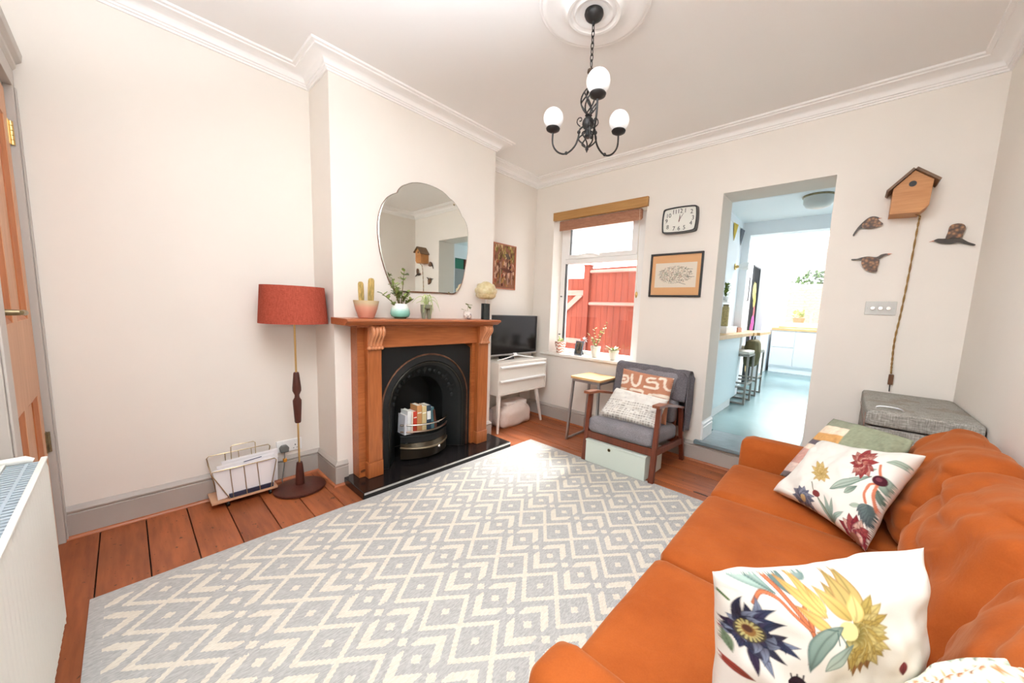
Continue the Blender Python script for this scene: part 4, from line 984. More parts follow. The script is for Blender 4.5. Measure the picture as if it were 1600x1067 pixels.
# ================================================================ low cabinet, television, bag
cx0, cx1, cy0, cy1, cz0, cz1 = -2.86, -2.54, 2.365, 3.095, .385, .715
t = thing('sideboard', 'cream white two drawer retro cabinet on splayed legs in the alcove', 'cabinet', (-2.70, 2.73, 0))
MB().box((cx0, cy0, cz0), (cx1, cy0 + .02, cz1)).box((cx0, cy1 - .02, cz0), (cx1, cy1, cz1)).box((cx0, cy0 + .02, cz1 - .018), (cx1, cy1 - .02, cz1)).box((cx0, cy0 + .02, cz0), (cx1, cy1 - .02, cz0 + .018)).box((cx0, cy0 + .02, cz0 + .018), (cx0 + .01, cy1 - .02, cz1 - .018)).build('body', m_cab, t, sm=False, bev=.003)
for za, zb_ in ((.404, .531), (.537, .672)):
    d = MB().box((cx1 - .30, cy0 + .023, za), (cx1 - .006, cy1 - .023, zb_)).build('drawer', m_cab, t, sm=False, bev=.002)
    MB().hexa([(cx1 - .006, cy0 + .025, zb_ - .004), (cx1 + .020, cy0 + .025, zb_ - .010), (cx1 + .020, cy1 - .025, zb_ - .010), (cx1 - .006, cy1 - .025, zb_ - .004), (cx1 - .006, cy0 + .025, zb_ + .010), (cx1 + .020, cy0 + .025, zb_ + .003), (cx1 + .020, cy1 - .025, zb_ + .003), (cx1 - .006, cy1 - .025, zb_ + .010)]).build('lip_handle', m_skirt_white, d, sm=False)
MB().box((cx1 - .012, cy0 + .022, .675), (cx1 - .004, cy1 - .022, .695)).build('top_rail', m_cab, t, sm=False)
for x, y, xf, yf_ in ((cx1 - .03, cy0 + .035, cx1 - .005, cy0 + .012), (cx1 - .03, cy1 - .13, cx1 - .02, cy1 - .035), (cx0 + .03, cy0 + .035, cx0 + .02, cy0 + .012), (cx0 + .03, cy1 - .13, cx0 + .02, cy1 - .035)):
    MB().bar((x, y, cz0), (xf, yf_, 0.001), .034, .034, up=(1, 0, 0), w2=.018, h2=.018).build('leg', m_cab, t, sm=False, bev=.003)
tv = thing('television', 'black flatscreen television with silver bezel on the cream cabinet', 'television', (-2.74, 2.76, cz1))
MB().box((-2.755, 2.415, .762), (-2.722, 3.118, 1.184)).build('housing', m_bplastic, tv, sm=False, bev=.004)
MB().box((-2.7218, 2.425, .778), (-2.7205, 3.108, 1.176)).build('screen', plain('tv_screen', (.008, .007, .007), .16, spec=.22), tv, sm=False)
MB().box((-2.722, 2.415, .762), (-2.716, 3.118, .775)).box((-2.7222, 3.110, .775), (-2.718, 3.118, 1.184)).build('bezel', plain('tv_silver', sr(178, 178, 176), .3, .5), tv, sm=False)
MB().tube([(-2.672, 2.462, cz1 + .007), (-2.685, 2.60, .733), (-2.70, 2.735, .756), (-2.695, 2.80, .752), (-2.66, 2.99, cz1 + .007)], .0065, 8).build('stand_foot', m_white, tv)
MB().bar((-2.70, 2.76, .752), (-2.735, 2.76, .785), .05, .012).build('stand_neck', m_white, tv, sm=False)
MB().box((-2.80, 2.60, cz1 + .0005), (-2.70, 2.74, cz1 + .028)).build('cable_box', m_bplastic, tv, sm=False, bev=.004)
bg_ = thing('paper_bag', 'crumpled white carrier bag of things on the floor under the cabinet', 'bag', (-2.70, 2.70, 0))
q = rbox((-2.84, 2.50, .002), (-2.60, 2.93, .21), .04, 6, (.02, .03, .02), .018, 6, 2)
q.v = [(x, y, z if z < .1 else z + .05 * math.sin((y - 2.5) / .43 * PI) - .03 * abs(math.sin((y - 2.45) * 9))) for x, y, z in q.v]
q.build('bag_body', plain('white_bag', sr(226, 208, 196), .5, bump=.5, bs=9, bd=.03), bg_)
fl2 = rbox((-2.79, 2.58, .20), (-2.63, 2.90, .262), .02, 5, (0, 0, .01), .012, 8, 6); fl2.build('bag_flap', plain('white_bag_flap', sr(234, 222, 214), .45, bump=.5, bs=12, bd=.03), bg_)
bb = tag(rbox((-2.86, 2.38, .002), (-2.72, 2.49, .20), .03, 5, (.01, .01, .01), .012, 7, 9).build('storage_bag', plain('grey_bag', sr(170, 160, 156), .7)), 'grey soft bag behind the near leg of the cream cabinet', 'bag'); origin(bb, (-2.79, 2.435, .002))

# ================================================================ window: blind, cord, sill items
t = thing('roller_blind', 'bamboo blind rolled up under a wooden pelmet at top of window', 'blind', (-2.06, YF, 2.24))
MB().box((-2.605, YF - .028, 2.238), (-1.505, YF + .012, 2.322)).build('pelmet', m_blindwood, t, sm=False, bev=.002)
tb = NT('bamboo_weave', .7); zz = tb.xyz(tb.coord())[2]; nb = tb.noise(tb.coord(scale=(.15, 1, 1)), 120, 2)
tb.col(tb.ramp(nb * .6 + (zz * 900).sin() * .2 + .2, [(.3, sr(150, 98, 72)), (.7, sr(196, 146, 116))])); tb.bump((zz * 900).sin(), .4, .002)
for i, (dy, z0, z1) in enumerate(((0, 2.135, 2.237), (.012, 2.142, 2.237), (.024, 2.150, 2.237), (.036, 2.158, 2.237))):
    MB().box((-2.555 + .002 * i, YF + .030 + dy, z0), (-1.585 - .002 * i, YF + .039 + dy, z1)).build('blind_fold', tb.m, t, sm=False, bev=.002)
cdm = plain('cream_cord', sr(214, 200, 176), .8)
MB().tube([(-1.60, YF + .02, 2.24), (-1.585, YF + .005, 1.9), (-1.560, YF - .012, 1.46)], .0018, 6).build('pull_cord', cdm, t)
MB().lathe([(.004, 1.462), (.011, 1.452), (.013, 1.435), (.009, 1.415), (.004, 1.404)], (-1.56, YF - .012, 0), 14).build('cord_acorn', m_brass, t)

SZ = WZ0 + .0005
t = thing('potted_hyacinth', 'small green bulb in pink and white scalloped pot at left of windowsill', 'plant', (-2.50, 3.285, SZ))
tp = NT('scalloped_pot', .35); cc = tp.xyz(tp.coord()); 
tp.col(tp.mix(((cc[2] * 190 + (cc[0] * 130).sin() * 1.3 + (cc[1] * 130).sin() * 1.3).sin()).gt(.1), sr(238, 226, 216), sr(198, 128, 106)))
MB().lathe([(.040, 0), (.044, .004), (.048, .05), (.062, .085), (.066, .13), (.060, .13), (.05, .1)], n=32).build('pot', tp.m, t, local=True)
MB().lathe([(0, .112), (.058, .113)], n=24, capped=False).build('soil', m_soil, t, local=True, fix=False)
q = MB().ball((-.01, -.01, .135), .022, 12, 8)
for d in ((-.3, .1, 1), (-.1, -.2, 1), (.3, 0, .8), (.6, .3, .5), (.1, .5, .7), (.5, -.5, .5)): leafblade(q, (0, 0, .12), d, .075 if d[2] > .9 else .055, .012)
q.build('leaves', m_leafl, t, local=True)
t = thing('photo_frame', 'small grey photo frame standing on the windowsill', 'photo frame', (-2.235, 3.255, SZ), rz=-.15)
q = MB(); w, h, f_ = .115, .155, .014
for b in (((-w / 2, 0), (w / 2, f_)), ((-w / 2, h - f_), (w / 2, h)), ((-w / 2, f_), (-w / 2 + f_, h - f_)), ((w / 2 - f_, f_), (w / 2, h - f_))): q.hexa([(b[0][0], 0 + b[0][1] * .18, b[0][1]), (b[1][0], 0 + b[0][1] * .18, b[0][1]), (b[1][0], .012 + b[0][1] * .18, b[0][1]), (b[0][0], .012 + b[0][1] * .18, b[0][1]), (b[0][0], b[1][1] * .18, b[1][1]), (b[1][0], b[1][1] * .18, b[1][1]), (b[1][0], .012 + b[1][1] * .18, b[1][1]), (b[0][0], .012 + b[1][1] * .18, b[1][1])])
q.build('frame', plain('grey_blue_frame', sr(110, 118, 128), .5), t, local=True, sm=False)
tph = NT('photo_print', .3); tph.col(tph.ramp(tph.noise(tph.coord(), 25, 3), [(.35, sr(50, 60, 60)), (.5, sr(110, 96, 84)), (.65, sr(160, 140, 110))]))
MB().add([(-w / 2 + f_, .005 + f_ * .18, f_), (w / 2 - f_, .005 + f_ * .18, f_), (w / 2 - f_, .005 + (h - f_) * .18, h - f_), (-w / 2 + f_, .005 + (h - f_) * .18, h - f_)], [(0, 1, 2, 3)]).build('photograph', tph.m, t, local=True, sm=False)
MB().bar((0, .035, .11), (0, .085, .001), .03, .003).build('easel_back', m_black, t, local=True, sm=False)
m_wpot = plain('white_clay_pot', sr(228, 224, 212), .5)
def wpot(t, r, h):
    MB().lathe([(r * .68, 0), (r * .72, .003), (r * .95, h * .8), (r, h * .82), (r, h), (r * .9, h), (r * .86, h * .8)], n=28).build('pot', m_wpot, t, local=True)
    MB().lathe([(0, h * .86), (r * .88, h * .87)], n=20, capped=False).build('soil', m_soil, t, local=True, fix=False)
t = thing('potted_money_plant', 'tall spindly jade plant with pale leaves in white pot on windowsill', 'plant', (-2.025, 3.285, SZ)); wpot(t, .055, .118)
st = MB(); lv = MB(); rg = random.Random(9)
for (x, y, z), n_ in (((-.09, 0, .24), 5), ((-.035, .02, .30), 7), ((-.02, -.02, .20), 8), ((.05, 0, .28), 3), ((.125, .0, .37), 7), ((.10, .01, .31), 4), ((-.05, .01, .17), 5), ((.03, 0, .19), 5)):
    pth = cr([(x * .05, 0, .10), (x * .4, y * .5, .10 + (z - .1) * .45), (x, y, z)], 4); st.tube(pth, .0022, 5)
    for k in range(n_):
        p = pth[max(3, len(pth) - 1 - k)]; leafblade(lv, p, (rg.uniform(-1, 1), rg.uniform(-1, 1), rg.uniform(0, 1)), rg.uniform(.022, .032), .010)
st.build('stems', m_stem, t, local=True); lv.build('leaves', m_leafl, t, local=True)
t = thing('potted_succulent', 'low leafy succulent in short white pot at right of windowsill', 'plant', (-1.80, 3.275, SZ)); wpot(t, .052, .098)
lv = MB()
for k in range(26):
    a = rg.uniform(0, 2 * PI); leafblade(lv, (0, 0, .085), (math.cos(a), math.sin(a), rg.uniform(.15, .9)), rg.uniform(.05, .10), .012)
lv.build('leaves', m_leafl, t, local=True)
t = thing('glass_ornament', 'small silver flower ornament on window frame behind photo frame', 'ornament', (-2.20, 3.34, SZ))
q = MB().lathe([(.018, 0), (.018, .004), (.003, .008), (.003, .17)], n=12)
for k in range(7): a = 2 * PI * k / 7; leafblade(q, (0, 0, .17), (math.cos(a), 0, math.sin(a) + .3), .035, .012)
q.build('flower', plain('silver_petals', sr(190, 190, 190), .3, .3), t, local=True)

# ================================================================ stool
t = thing('side_stool', 'square wooden topped stool with grey steel frame under the window', 'stool', (-1.79, 2.94, 0))
x0, x1, y0_, y1_, zt = -1.955, -1.655, 2.785, 3.09, .64
MB().box((x0 - .012, y0_ - .012, zt - .022), (x1 + .012, y1_ + .012, zt)).build('seat', m_oak, t, sm=False, bev=.003)
MB().box((x0, y0_, zt - .048), (x1, y0_ + .02, zt - .022)).box((x0, y1_ - .02, zt - .048), (x1, y1_, zt - .022)).box((x0, y0_ + .02, zt - .048), (x0 + .02, y1_ - .02, zt - .022)).box((x1 - .02, y0_ + .02, zt - .048), (x1, y1_ - .02, zt - .022)).build('apron', m_steel, t, sm=False)
for x, y, xf, yf_ in ((x0 + .01, y0_ + .01, x0 - .035, y0_ + .0), (x1 - .01, y0_ + .01, x1 - .005, y0_ + .0), (x0 + .01, y1_ - .01, x0 - .035, y1_ + .01), (x1 - .01, y1_ - .01, x1 - .005, y1_ + .01)):
    MB().bar((x, y, zt - .03), (xf, yf_, .0), .02, .02, up=(1, 0, 0)).build('leg', m_steel, t, sm=False)
MB().bar((x0 - .034, y0_, .012), (x0 - .034, y1_ + .01, .012), .018, .018).bar((x1 - .005, y0_, .012), (x1 - .005, y1_ + .01, .012), .018, .018).bar((x0 - .027, y1_ + .008, .11), (x1 - .005, y1_ + .008, .11), .018, .018).build('stretcher', m_steel, t, sm=False)

# ================================================================ armchair
t = thing('armchair', 'low teak framed armchair with grey cushions beside the doorway step', 'armchair', (-1.29, 2.80, 0))
ax0, ax1 = -1.585, -.992
for x, s_ in ((ax0, -1), (ax1, 1)):
    MB().bar((x, 2.492, .009), (x, 2.545, .585), .034, .040, up=(1, 0, 0), w2=.034, h2=.034).build('leg', m_walnut, t, sm=False, bev=.004)
    MB().bar((x, 3.135, .001), (x, 2.99, .50), .034, .036, up=(1, 0, 0)).build('leg', m_walnut, t, sm=False, bev=.004)
    q = MB()
    for a, b in (((2.475, .600, .028), (2.62, .592, .034)), ((2.62, .592, .034), (2.84, .548, .030)), ((2.84, .548, .030), (3.03, .500, .022))):
        q.hexa([(x - a[2], a[0], a[1] - .020), (x + a[2], a[0], a[1] - .020), (x + b[2], b[0], b[1] - .020), (x - b[2], b[0], b[1] - .020), (x - a[2], a[0], a[1]), (x + a[2], a[0], a[1]), (x + b[2], b[0], b[1]), (x - b[2], b[0], b[1])])
    q.build('armrest', m_teak, t, sm=False)
    MB().bar((x, 2.51, .235), (x, 3.08, .185), .024, .05, up=(0, 0, 1)).build('side_rail', m_walnut, t, sm=False, bev=.003)
MB().box((ax0 + .017, 2.50, .205), (ax1 - .017, 2.525, .262)).build('front_rail', m_walnut, t, sm=False, bev=.003)
MB().box((ax0 + .017, 3.03, .17), (ax1 - .017, 3.055, .23)).build('rear_rail', m_walnut, t, sm=False, bev=.003)
q = MB()
for x in (ax0 + .05, ax1 - .05): q.bar((x, 2.99, .22), (x, 3.125, .735), .03, .024, up=(0, 1, 0))
q.bar((ax0 + .05, 3.125, .735), (ax1 - .05, 3.125, .735), .03, .03); q.build('back_frame', m_walnut, t, sm=False)
sc_ = rbox((ax0 + .020, 2.475, .245), (ax1 - .020, 3.02, .375), .04, 7, (.004, .01, .014), .003, 5, 1)
sc_.v = [(x, y, z - (y - 2.475) * .10 + .022) for x, y, z in sc_.v]; sc_.build('seat_cushion', m_greyfab, t)
bc = rbox((ax0 + .035, 0, 0), (ax1 - .035, .10, .44), .04, 7, (.004, .015, .01), .003, 5, 2)
bc.v = [(x, 2.945 + y + z * .17, .345 + z * .97) for x, y, z in bc.v]; bc.build('back_cushion', m_greyfab, t)
# throw over the back
NU, NV = 44, 40; vs = []
prof = [(2.985, .56), (3.005, .66), (3.025, .735), (3.045, .785), (3.085, .802), (3.135, .795), (3.165, .75), (3.17, .65), (3.17, .52), (3.165, .40), (3.16, .30)]
pc = cr([(0, a, b) for a, b in prof], 4)
for j in range(NV + 1):
    for i in range(NU + 1):
        u = i / NU; p = pc[min(len(pc) - 1, int(round(j / NV * (len(pc) - 1))))]
        x = -1.625 + .665 * u; dz = -.012 * u * 1.2 + .010 * noise.noise(Vector((u * 7, j * .12, 1))); y = p.y + .012 * noise.noise(Vector((u * 9, j * .1, 4))) ; z = p.z + dz
        if j < 8: z += .10 * (u - .55) if u < .55 else 0
        y = min(y, 3.185)
        vs.append((x, y, z))
q = MB(); q.add(vs, [(j * (NU + 1) + i, j * (NU + 1) + i + 1, (j + 1) * (NU + 1) + i + 1, (j + 1) * (NU + 1) + i) for j in range(NV) for i in range(NU)])
vs = []
for j in range(25):
    for i in range(13):
        u = i / 12; v_ = j / 24; z = .785 - .50 * v_; y = 3.02 + .15 * u + .01 * math.sin(v_ * 9 + u * 3); x = -.972 + .016 * math.sin(u * 9 + v_ * 2) + .012 * u + (.0 if v_ > .08 else -.03 * (1 - v_ / .08))
        vs.append((x, min(y, 3.185), z - .02 * u * (1 - v_)))
q.add(vs, [(j * 13 + i, j * 13 + i + 1, (j + 1) * 13 + i + 1, (j + 1) * 13 + i) for j in range(24) for i in range(12)])
th = q.build('throw', m_throw, fix=False); md = th.modifiers.new('thick', 'SOLIDIFY'); md.thickness = .008; md.offset = 0
tag(th, 'dark grey throw blanket draped over the back of the armchair', 'blanket'); origin(th, (-1.3, 3.08, .56))

m_cush = printed('printed_cushion_cloth', .85, .25)
def hom(src):   # pattern-sheet coordinates to cushion uv
    dst = [(0, 1), (1, 1), (1, 0), (0, 0)]; A_, b_ = [], []
    for (x, y), (u, v) in zip(src, dst):
        A_.append([x, y, 1, 0, 0, 0, -u * x, -u * y]); b_.append(u); A_.append([0, 0, 0, x, y, 1, -v * x, -v * y]); b_.append(v)
    H = np.append(np.linalg.solve(np.array(A_, float), np.array(b_, float)), 1).reshape(3, 3)
    def f(x, y): q = H @ np.array([x, y, 1.0]); return (float(q[0] / q[2]), float(q[1] / q[2]))
    return f
cv = Canvas(110, sr(190, 132, 104)); Hm_ = hom([(970.9, 574.1), (1050.7, 589.9), (1037.2, 663.9), (956.9, 642.5)]); Hh = lambda x, y: Hm_(900 + x / 8.2, 560 + y / 8.2); cr_ = sr(236, 222, 204)
for pl_ in ([(560, 215), (630, 210), (660, 250), (640, 295), (590, 300), (560, 300)], [(570, 255), (610, 255)], [(715, 195), (715, 295), (755, 345), (805, 320), (835, 215)],
            [(1010, 245), (930, 245), (925, 290), (1030, 305), (1050, 350), (1030, 385), (880, 355)], [(1075, 250), (1140, 265), (1140, 350), (1170, 400), (1215, 400), (1240, 330), (1240, 250)],
            [(550, 370), (630, 382)], [(700, 392), (840, 412), (860, 450), (840, 520)], [(900, 545), (935, 490), (975, 462), (1185, 500), (1190, 520)], [(560, 470), (640, 480), (660, 540)], [(960, 560), (1060, 570)]):
    cv.stroke([Hh(*p) for p in pl_], .026, cr_)
o = pillow('cushion', m_cush, [(-1.485, 2.90, .765), (-1.03, 2.90, .745), (-1.03, 2.80, .375), (-1.49, 2.80, .385)], .10, 60, canvas=cv, back=sr(190, 132, 104), pinch=.04, seed=2)
tag(o, 'rust brown cushion with cream loop pattern at back of armchair', 'cushion')
cv = Canvas(120, sr(228, 224, 216)); rg = random.Random(8)
for r_ in range(9):
    v_ = .05 + r_ * .068
    for k in range(22):
        u = (k + .5) / 22
        if rg.random() < .85: cv.rect(u - .014, v_ - .018, u + .014, v_ + .020, sr(*rg.choice([(176, 170, 160), (160, 154, 146), (196, 188, 176)])))
for k in range(40): u, v_ = rg.random(), .68 + .3 * rg.random(); cv.stroke([(u, v_), (u + .03, v_ + .01)], .003, sr(200, 198, 194))
o = pillow('cushion', m_cush, [(-1.435, 2.70, .625), (-1.00, 2.735, .60), (-1.02, 2.60, .385), (-1.535, 2.585, .375)], .15, 56, canvas=cv, back=sr(215, 208, 198), pinch=.03, wr=.010, seed=5)
tag(o, 'pale cushion with rows of grey marks at front of armchair', 'cushion')
t = thing('storage_box', 'pale mint storage box with a black finger hole under the armchair', 'box', (-1.30, 2.62, .0085))
tm_ = plain('mint_card', sr(206, 216, 206), .55)
MB().box((-1.565, 2.475, .0085), (-1.04, 2.80, .185)).build('box_body', tm_, t, sm=False, bev=.003)
MB().box((-1.568, 2.472, .1855), (-1.037, 2.803, .200)).build('lid', tm_, t, sm=False, bev=.003)
MB().lathe([(.0125, 2.4705), (.0125, 2.476), (.009, 2.476), (.009, 2.4705)], (-1.345, 0, .162), 16, 'y').build('finger_hole_ring', m_dullbrass, t)
MB().lathe([(.0095, 2.4722), (.0095, 2.474)], (-1.345, 0, .162), 14, 'y').build('finger_hole', m_black, t)

# ================================================================ rug
tr = NT('woven_rug', .95, spec=.1); c = tr.xyz(tr.coord())
X, Y = c[0], c[1]
wob = ((X * 520).sin() * .0016) + ((Y * 520).sin() * .0016)
u = (X + 1.98) / .19; un = (u - u.rnd()).abs() * .19          # metres to nearest node column
v = (Y - .042) / .3740; dv = (v - v.rnd()).abs() * .3740      # metres to nearest node row
tri = un * (.110 / .095)
line = ((dv - tri).abs() + wob).lt(.0150)
chev = (((dv - (un * 1.2 + .082)).abs() + wob).lt(.024)) * (un + wob).lt(.064) * dv.lt(.172)
uc = (u * 2 - (u * 2).rnd()).abs() * .095
mid = ((.187 - 0) and (dv * -1 + .187)).abs()
plus1 = ((uc + mid * .9 + wob).lt(.021)) * mid.lt(.021)
ucent = (un * -1 + .095).abs(); plus2 = (ucent + dv * .9 + wob).lt(.019)
pat = line.max(chev).max(plus1).max(plus2)
inside = Y.gt(-.125) * Y.lt(2.46) * X.gt(-2.15)
pat = pat * inside
nf = tr.noise(tr.coord(scale=(1, .25, 1)), 230, 2); nb_ = tr.noise(tr.coord(), 5, 3)
grey = tr.mix(nb_ * .5, tr.ramp(nf, [(.3, sr(160, 158, 154)), (.7, sr(196, 194, 190))]), sr(180, 178, 173))
cream = tr.ramp(nf, [(.3, sr(208, 200, 184)), (.7, sr(226, 219, 204))])
tr.col(tr.mix(pat, grey, cream)); tr.bump(nf * .6 + pat * .5, .5, .004)
ru = MB(); nx_, ny_ = 44, 53; xa, xb_, ya, yb_ = -2.211, -.02, -.165, 2.505; vs = []
for j in range(ny_ + 1):
    for i in range(nx_ + 1):
        x = xa + (xb_ - xa) * i / nx_; y = ya + (yb_ - ya) * j / ny_
        dx = -.006 * math.sin(y * 2.1) * (i == 0) if y < .85 else 0; vs.append((x + dx, y, .0075))
n1 = len(vs); vs += [(x, y, .001) for x, y, z in vs]; r = nx_ + 1
fs = [(j * r + i, j * r + i + 1, (j + 1) * r + i + 1, (j + 1) * r + i) for j in range(ny_) for i in range(nx_)]
ed = [i for i in range(r)] + [j * r + nx_ for j in range(1, ny_ + 1)] + [ny_ * r + i for i in range(nx_ - 1, -1, -1)] + [j * r for j in range(ny_ - 1, 0, -1)]
fs += [(ed[k], n1 + ed[k], n1 + ed[(k + 1) % len(ed)], ed[(k + 1) % len(ed)]) for k in range(len(ed))]
o = ru.add(vs, fs).build('rug', tr.m, sm=False); tag(o, 'large grey flatweave rug with cream diamond and chevron pattern', 'rug')

# ================================================================ sofa
so_ = thing('sofa', 'three seat orange velvet sofa with loose back cushions along right wall', 'sofa', (.05, 1.43, .0085))
V = m_velvet
rbox((-.37, .47, .12), (.47, 2.39, .30), .025, 5).build('base', V, so_)
rbox((-.405, .455, .10), (.44, .588, .575), .045, 8, (.004, .006, .004), .003, 4, 1).build('arm', V, so_)
rbox((-.405, 2.272, .10), (.44, 2.405, .575), .045, 8, (.004, .006, .004), .003, 4, 2).build('arm', V, so_)
rbox((.375, .455, .12), (.500, 2.405, .735), .05, 8, (.0, .0, .01), .004, 3, 3, n=22).build('back', V, so_)
for i, (a, b) in enumerate(((.590, 1.178), (1.182, 1.788), (1.792, 2.270))):
    rbox((-.425, a, .285), (.30, b, .425), .035, 9, (.008, .0, .016), .003, 3.5, 5 + i).build('seat_cushion', V, so_)
for i, (a, b) in enumerate(((.575, 1.19), (1.16, 1.80), (1.76, 2.36))):
    q = rbox((0, a, 0), (.20, b, .43), .085, 16, (.035, .02, .02), .010, 3.2, 9 + i * 3); out = []
    for x, y, z in q.v:
        t_ = z / .43; v_ = (y - a) / (b - a)
        w = .020 * noise.noise(Vector((y * 5 + i * 7, z * 4 + y * 6, i))) + .010 * noise.noise(Vector((y * 13 + z * 9, z * 12, i + 3)))
        rdg = 1 - abs(noise.noise(Vector((x * 2, y * 3.2 + z * 1.5 + i * 5, z * 7 - y * 2.5)))) * 3.2
        rdg = max(0, rdg) ** 2 * (.25 + .75 * t_)
        fold = -.026 * rdg + .022 * math.sin(5 * z / .43 + 7 * v_ + 3 * noise.noise(Vector((y * 3, z * 3, i * 2)))) * max(0, t_ - .15) * (.4 + .6 * v_)
        ear = .03 * max(0, t_ - .6) * (abs(2 * v_ - 1)) ** 2
        out.append((x + .185 + .115 * t_ - (w + fold) * (1 if x < .1 else .3), y, .415 + z * (.93 + .04 * math.sin(v_ * 5 + i)) + ear + .012 * noise.noise(Vector((y * 7, i * 5, x * 5))) * t_))
    q.v = out; q.build('back_cushion', V, so_, sub=1)
for x in (-.33, .42):
    for y in (.52, 2.34):
        MB().lathe([(.012, .0088), (.016, .02), (.024, .125)], (x, y, 0), 16).build('leg', m_walnut, so_)

# ---- floral cushions
def floral_near(N):
    cv = Canvas(N, sr(240, 236, 226)); q = lambda x, y: (1100 + x / 4.32, 820 + y / 4.32)
    H_ = hom([(1134.8, 915.2), (1485.8, 874.3), (1462.4, 1182.6), (1122.2, 1234.6)]); P = lambda x, y: H_(*q(x - .13 * (x - 265), y - .10 * (x - 265) * max(0, min(1, (y - 150) / 400)) + 70 * max(0, min(1, (330 - y) / 200)))); rg = random.Random(12)
    C3 = lambda *a: sr(*a)
    def pet(a, b, w, c1, c2, e, bend=0): cv.petal(P(*a), P(*b), w, c1, c2, e, .8, bend)
    grn, dgr = C3(176, 194, 184), C3(96, 122, 116)
    pet((60, 305), (530, 470), .045, C3(200, 212, 198), C3(150, 176, 166), dgr, .02); cv.stroke([P(70, 320), P(300, 370), P(520, 460)], .003, dgr)
    pet((590, 330), (640, 480), .03, C3(110, 134, 130), dgr, C3(70, 90, 92)); pet((690, 370), (920, 210), .05, C3(150, 168, 160), C3(120, 142, 136), dgr); pet((880, 220), (1060, 250), .022, C3(90, 110, 106), C3(140, 160, 150), dgr)
    pet((980, 165), (1230, 215), .020, C3(190, 206, 190), C3(140, 164, 152), dgr); pet((1080, 175), (1440, 112), .030, C3(200, 212, 196), C3(168, 188, 172), dgr)
    pet((505, 190), (590, 250), .030, C3(238, 214, 160), C3(224, 196, 130), None); pet((590, 185), (680, 200), .018, C3(238, 214, 160), C3(224, 196, 130), None)
    st, so1 = C3(206, 120, 80), C3(150, 84, 56)
    for pl_, w in (([(465, 318), (560, 440), (620, 560), (655, 640)], .011), ([(655, 640), (670, 720), (660, 800), (610, 860)], .010), ([(680, 540), (665, 640)], .009), ([(330, 530), (380, 470), (440, 455), (520, 490), (580, 570), (650, 640)], .008), ([(805, 190), (880, 255)], .006), ([(930, 172), (1050, 190), (1170, 245)], .008)):
        cv.stroke([P(*p) for p in pl_], w, so1); cv.stroke([P(*p) for p in pl_], w * .55, st)
    # yellow dahlia
    oc, yl, ol = C3(206, 178, 96), C3(232, 212, 140), C3(150, 128, 62)
    for a, b, w in (((1050, 600), (1090, 330), .042), ((960, 600), (920, 400), .036), ((990, 600), (1005, 345), .040)): pet(a, b, w, C3(214, 190, 120), C3(184, 158, 92), C3(150, 104, 66))
    n_ = 34
    for L_, R_ in ((0, 330), (1, 270), (2, 200), (3, 130)):
        for k in range(12):
            a = math.radians(-35 + 150 * (k + .5 * (L_ % 2)) / 12); c_ = (960, 670); rr = R_ * rg.uniform(.88, 1.06) * (1 if a < 1.7 else .8)
            dk = a > 1.1; c1 = C3(120, 112, 56) if L_ == 3 or k % 3 == 0 else ol; c2 = C3(168, 112, 70) if dk and L_ == 0 else (yl if k % 2 else oc)
            pet((c_[0] + math.cos(a) * 40, c_[1] + math.sin(a) * 40), (c_[0] + math.cos(a) * rr, c_[1] + math.sin(a) * rr), .030, c1, c2, C3(140, 118, 60))
    pet((1000, 620), (1080, 460), .036, yl, C3(238, 214, 140), C3(210, 170, 90)); pet((980, 610), (830, 420), .032, oc, C3(222, 190, 120), C3(190, 140, 90))
    for a, b, w in (((820, 670), (620, 520), .026), ((830, 690), (680, 650), .018), ((800, 590), (590, 375), .024), ((815, 590), (710, 330), .024), ((830, 560), (780, 420), .018)): pet(a, b, w, C3(240, 214, 130), C3(214, 160, 90), C3(170, 110, 60))
    cv.disc(P(938, 665), .040, C3(240, 226, 160))
    pet((910, 640), (600, 920), .045, C3(160, 180, 168), C3(120, 146, 138), C3(80, 104, 100), -.05); pet((700, 900), (950, 740), .03, C3(190, 204, 190), C3(150, 170, 158), dgr)
    for a, b in (((860, 660), (780, 640)), ((870, 680), (900, 750)), ((850, 670), (840, 740))): cv.stroke([P(*a), P(*b)], .003, dgr)
    # blue-violet dahlia
    pc_ = [C3(34, 40, 64), C3(70, 50, 74), C3(44, 62, 92), C3(60, 48, 60)]
    for L_, R_ in ((0, 300), (1, 225), (2, 150)):
        for k in range(15):
            a = 2 * PI * (k + .4 * L_) / 15 + rg.uniform(-.1, .1); rr = R_ * rg.uniform(.8, 1.08); c_ = (275, 745)
            if math.cos(a) < -.2: rr *= .66
            pet((c_[0] + math.cos(a) * 60, c_[1] + math.sin(a) * 40), (c_[0] + math.cos(a) * rr, c_[1] + math.sin(a) * rr * .85), .019, pc_[k % 4], C3(150, 160, 184) if k % 3 == 0 else pc_[(k + 1) % 4], C3(24, 28, 44), rg.uniform(-.035, .035))
    cv.disc(P(270, 740), .052, C3(84, 74, 58)); cv.disc(P(268, 735), .034, C3(150, 110, 60)); cv.disc(P(265, 730), .016, C3(90, 54, 40))
    for k in range(16): a = 2 * PI * k / 16; cv.stroke([P(270 + 45 * math.cos(a), 738 + 40 * math.sin(a)), P(270 + 72 * math.cos(a), 738 + 62 * math.sin(a))], .004, C3(190, 180, 120))
    cv.stroke([P(70, 460), P(110, 500), P(180, 560)], .006, C3(84, 110, 60)); pet((75, 700), (90, 960), .022, C3(180, 60, 70), C3(150, 70, 80), None); pet((120, 800), (150, 930), .016, C3(130, 150, 120), C3(110, 130, 100), None)
    pet((70, 1000), (260, 1050), .02, C3(170, 70, 60), C3(120, 60, 40), None)
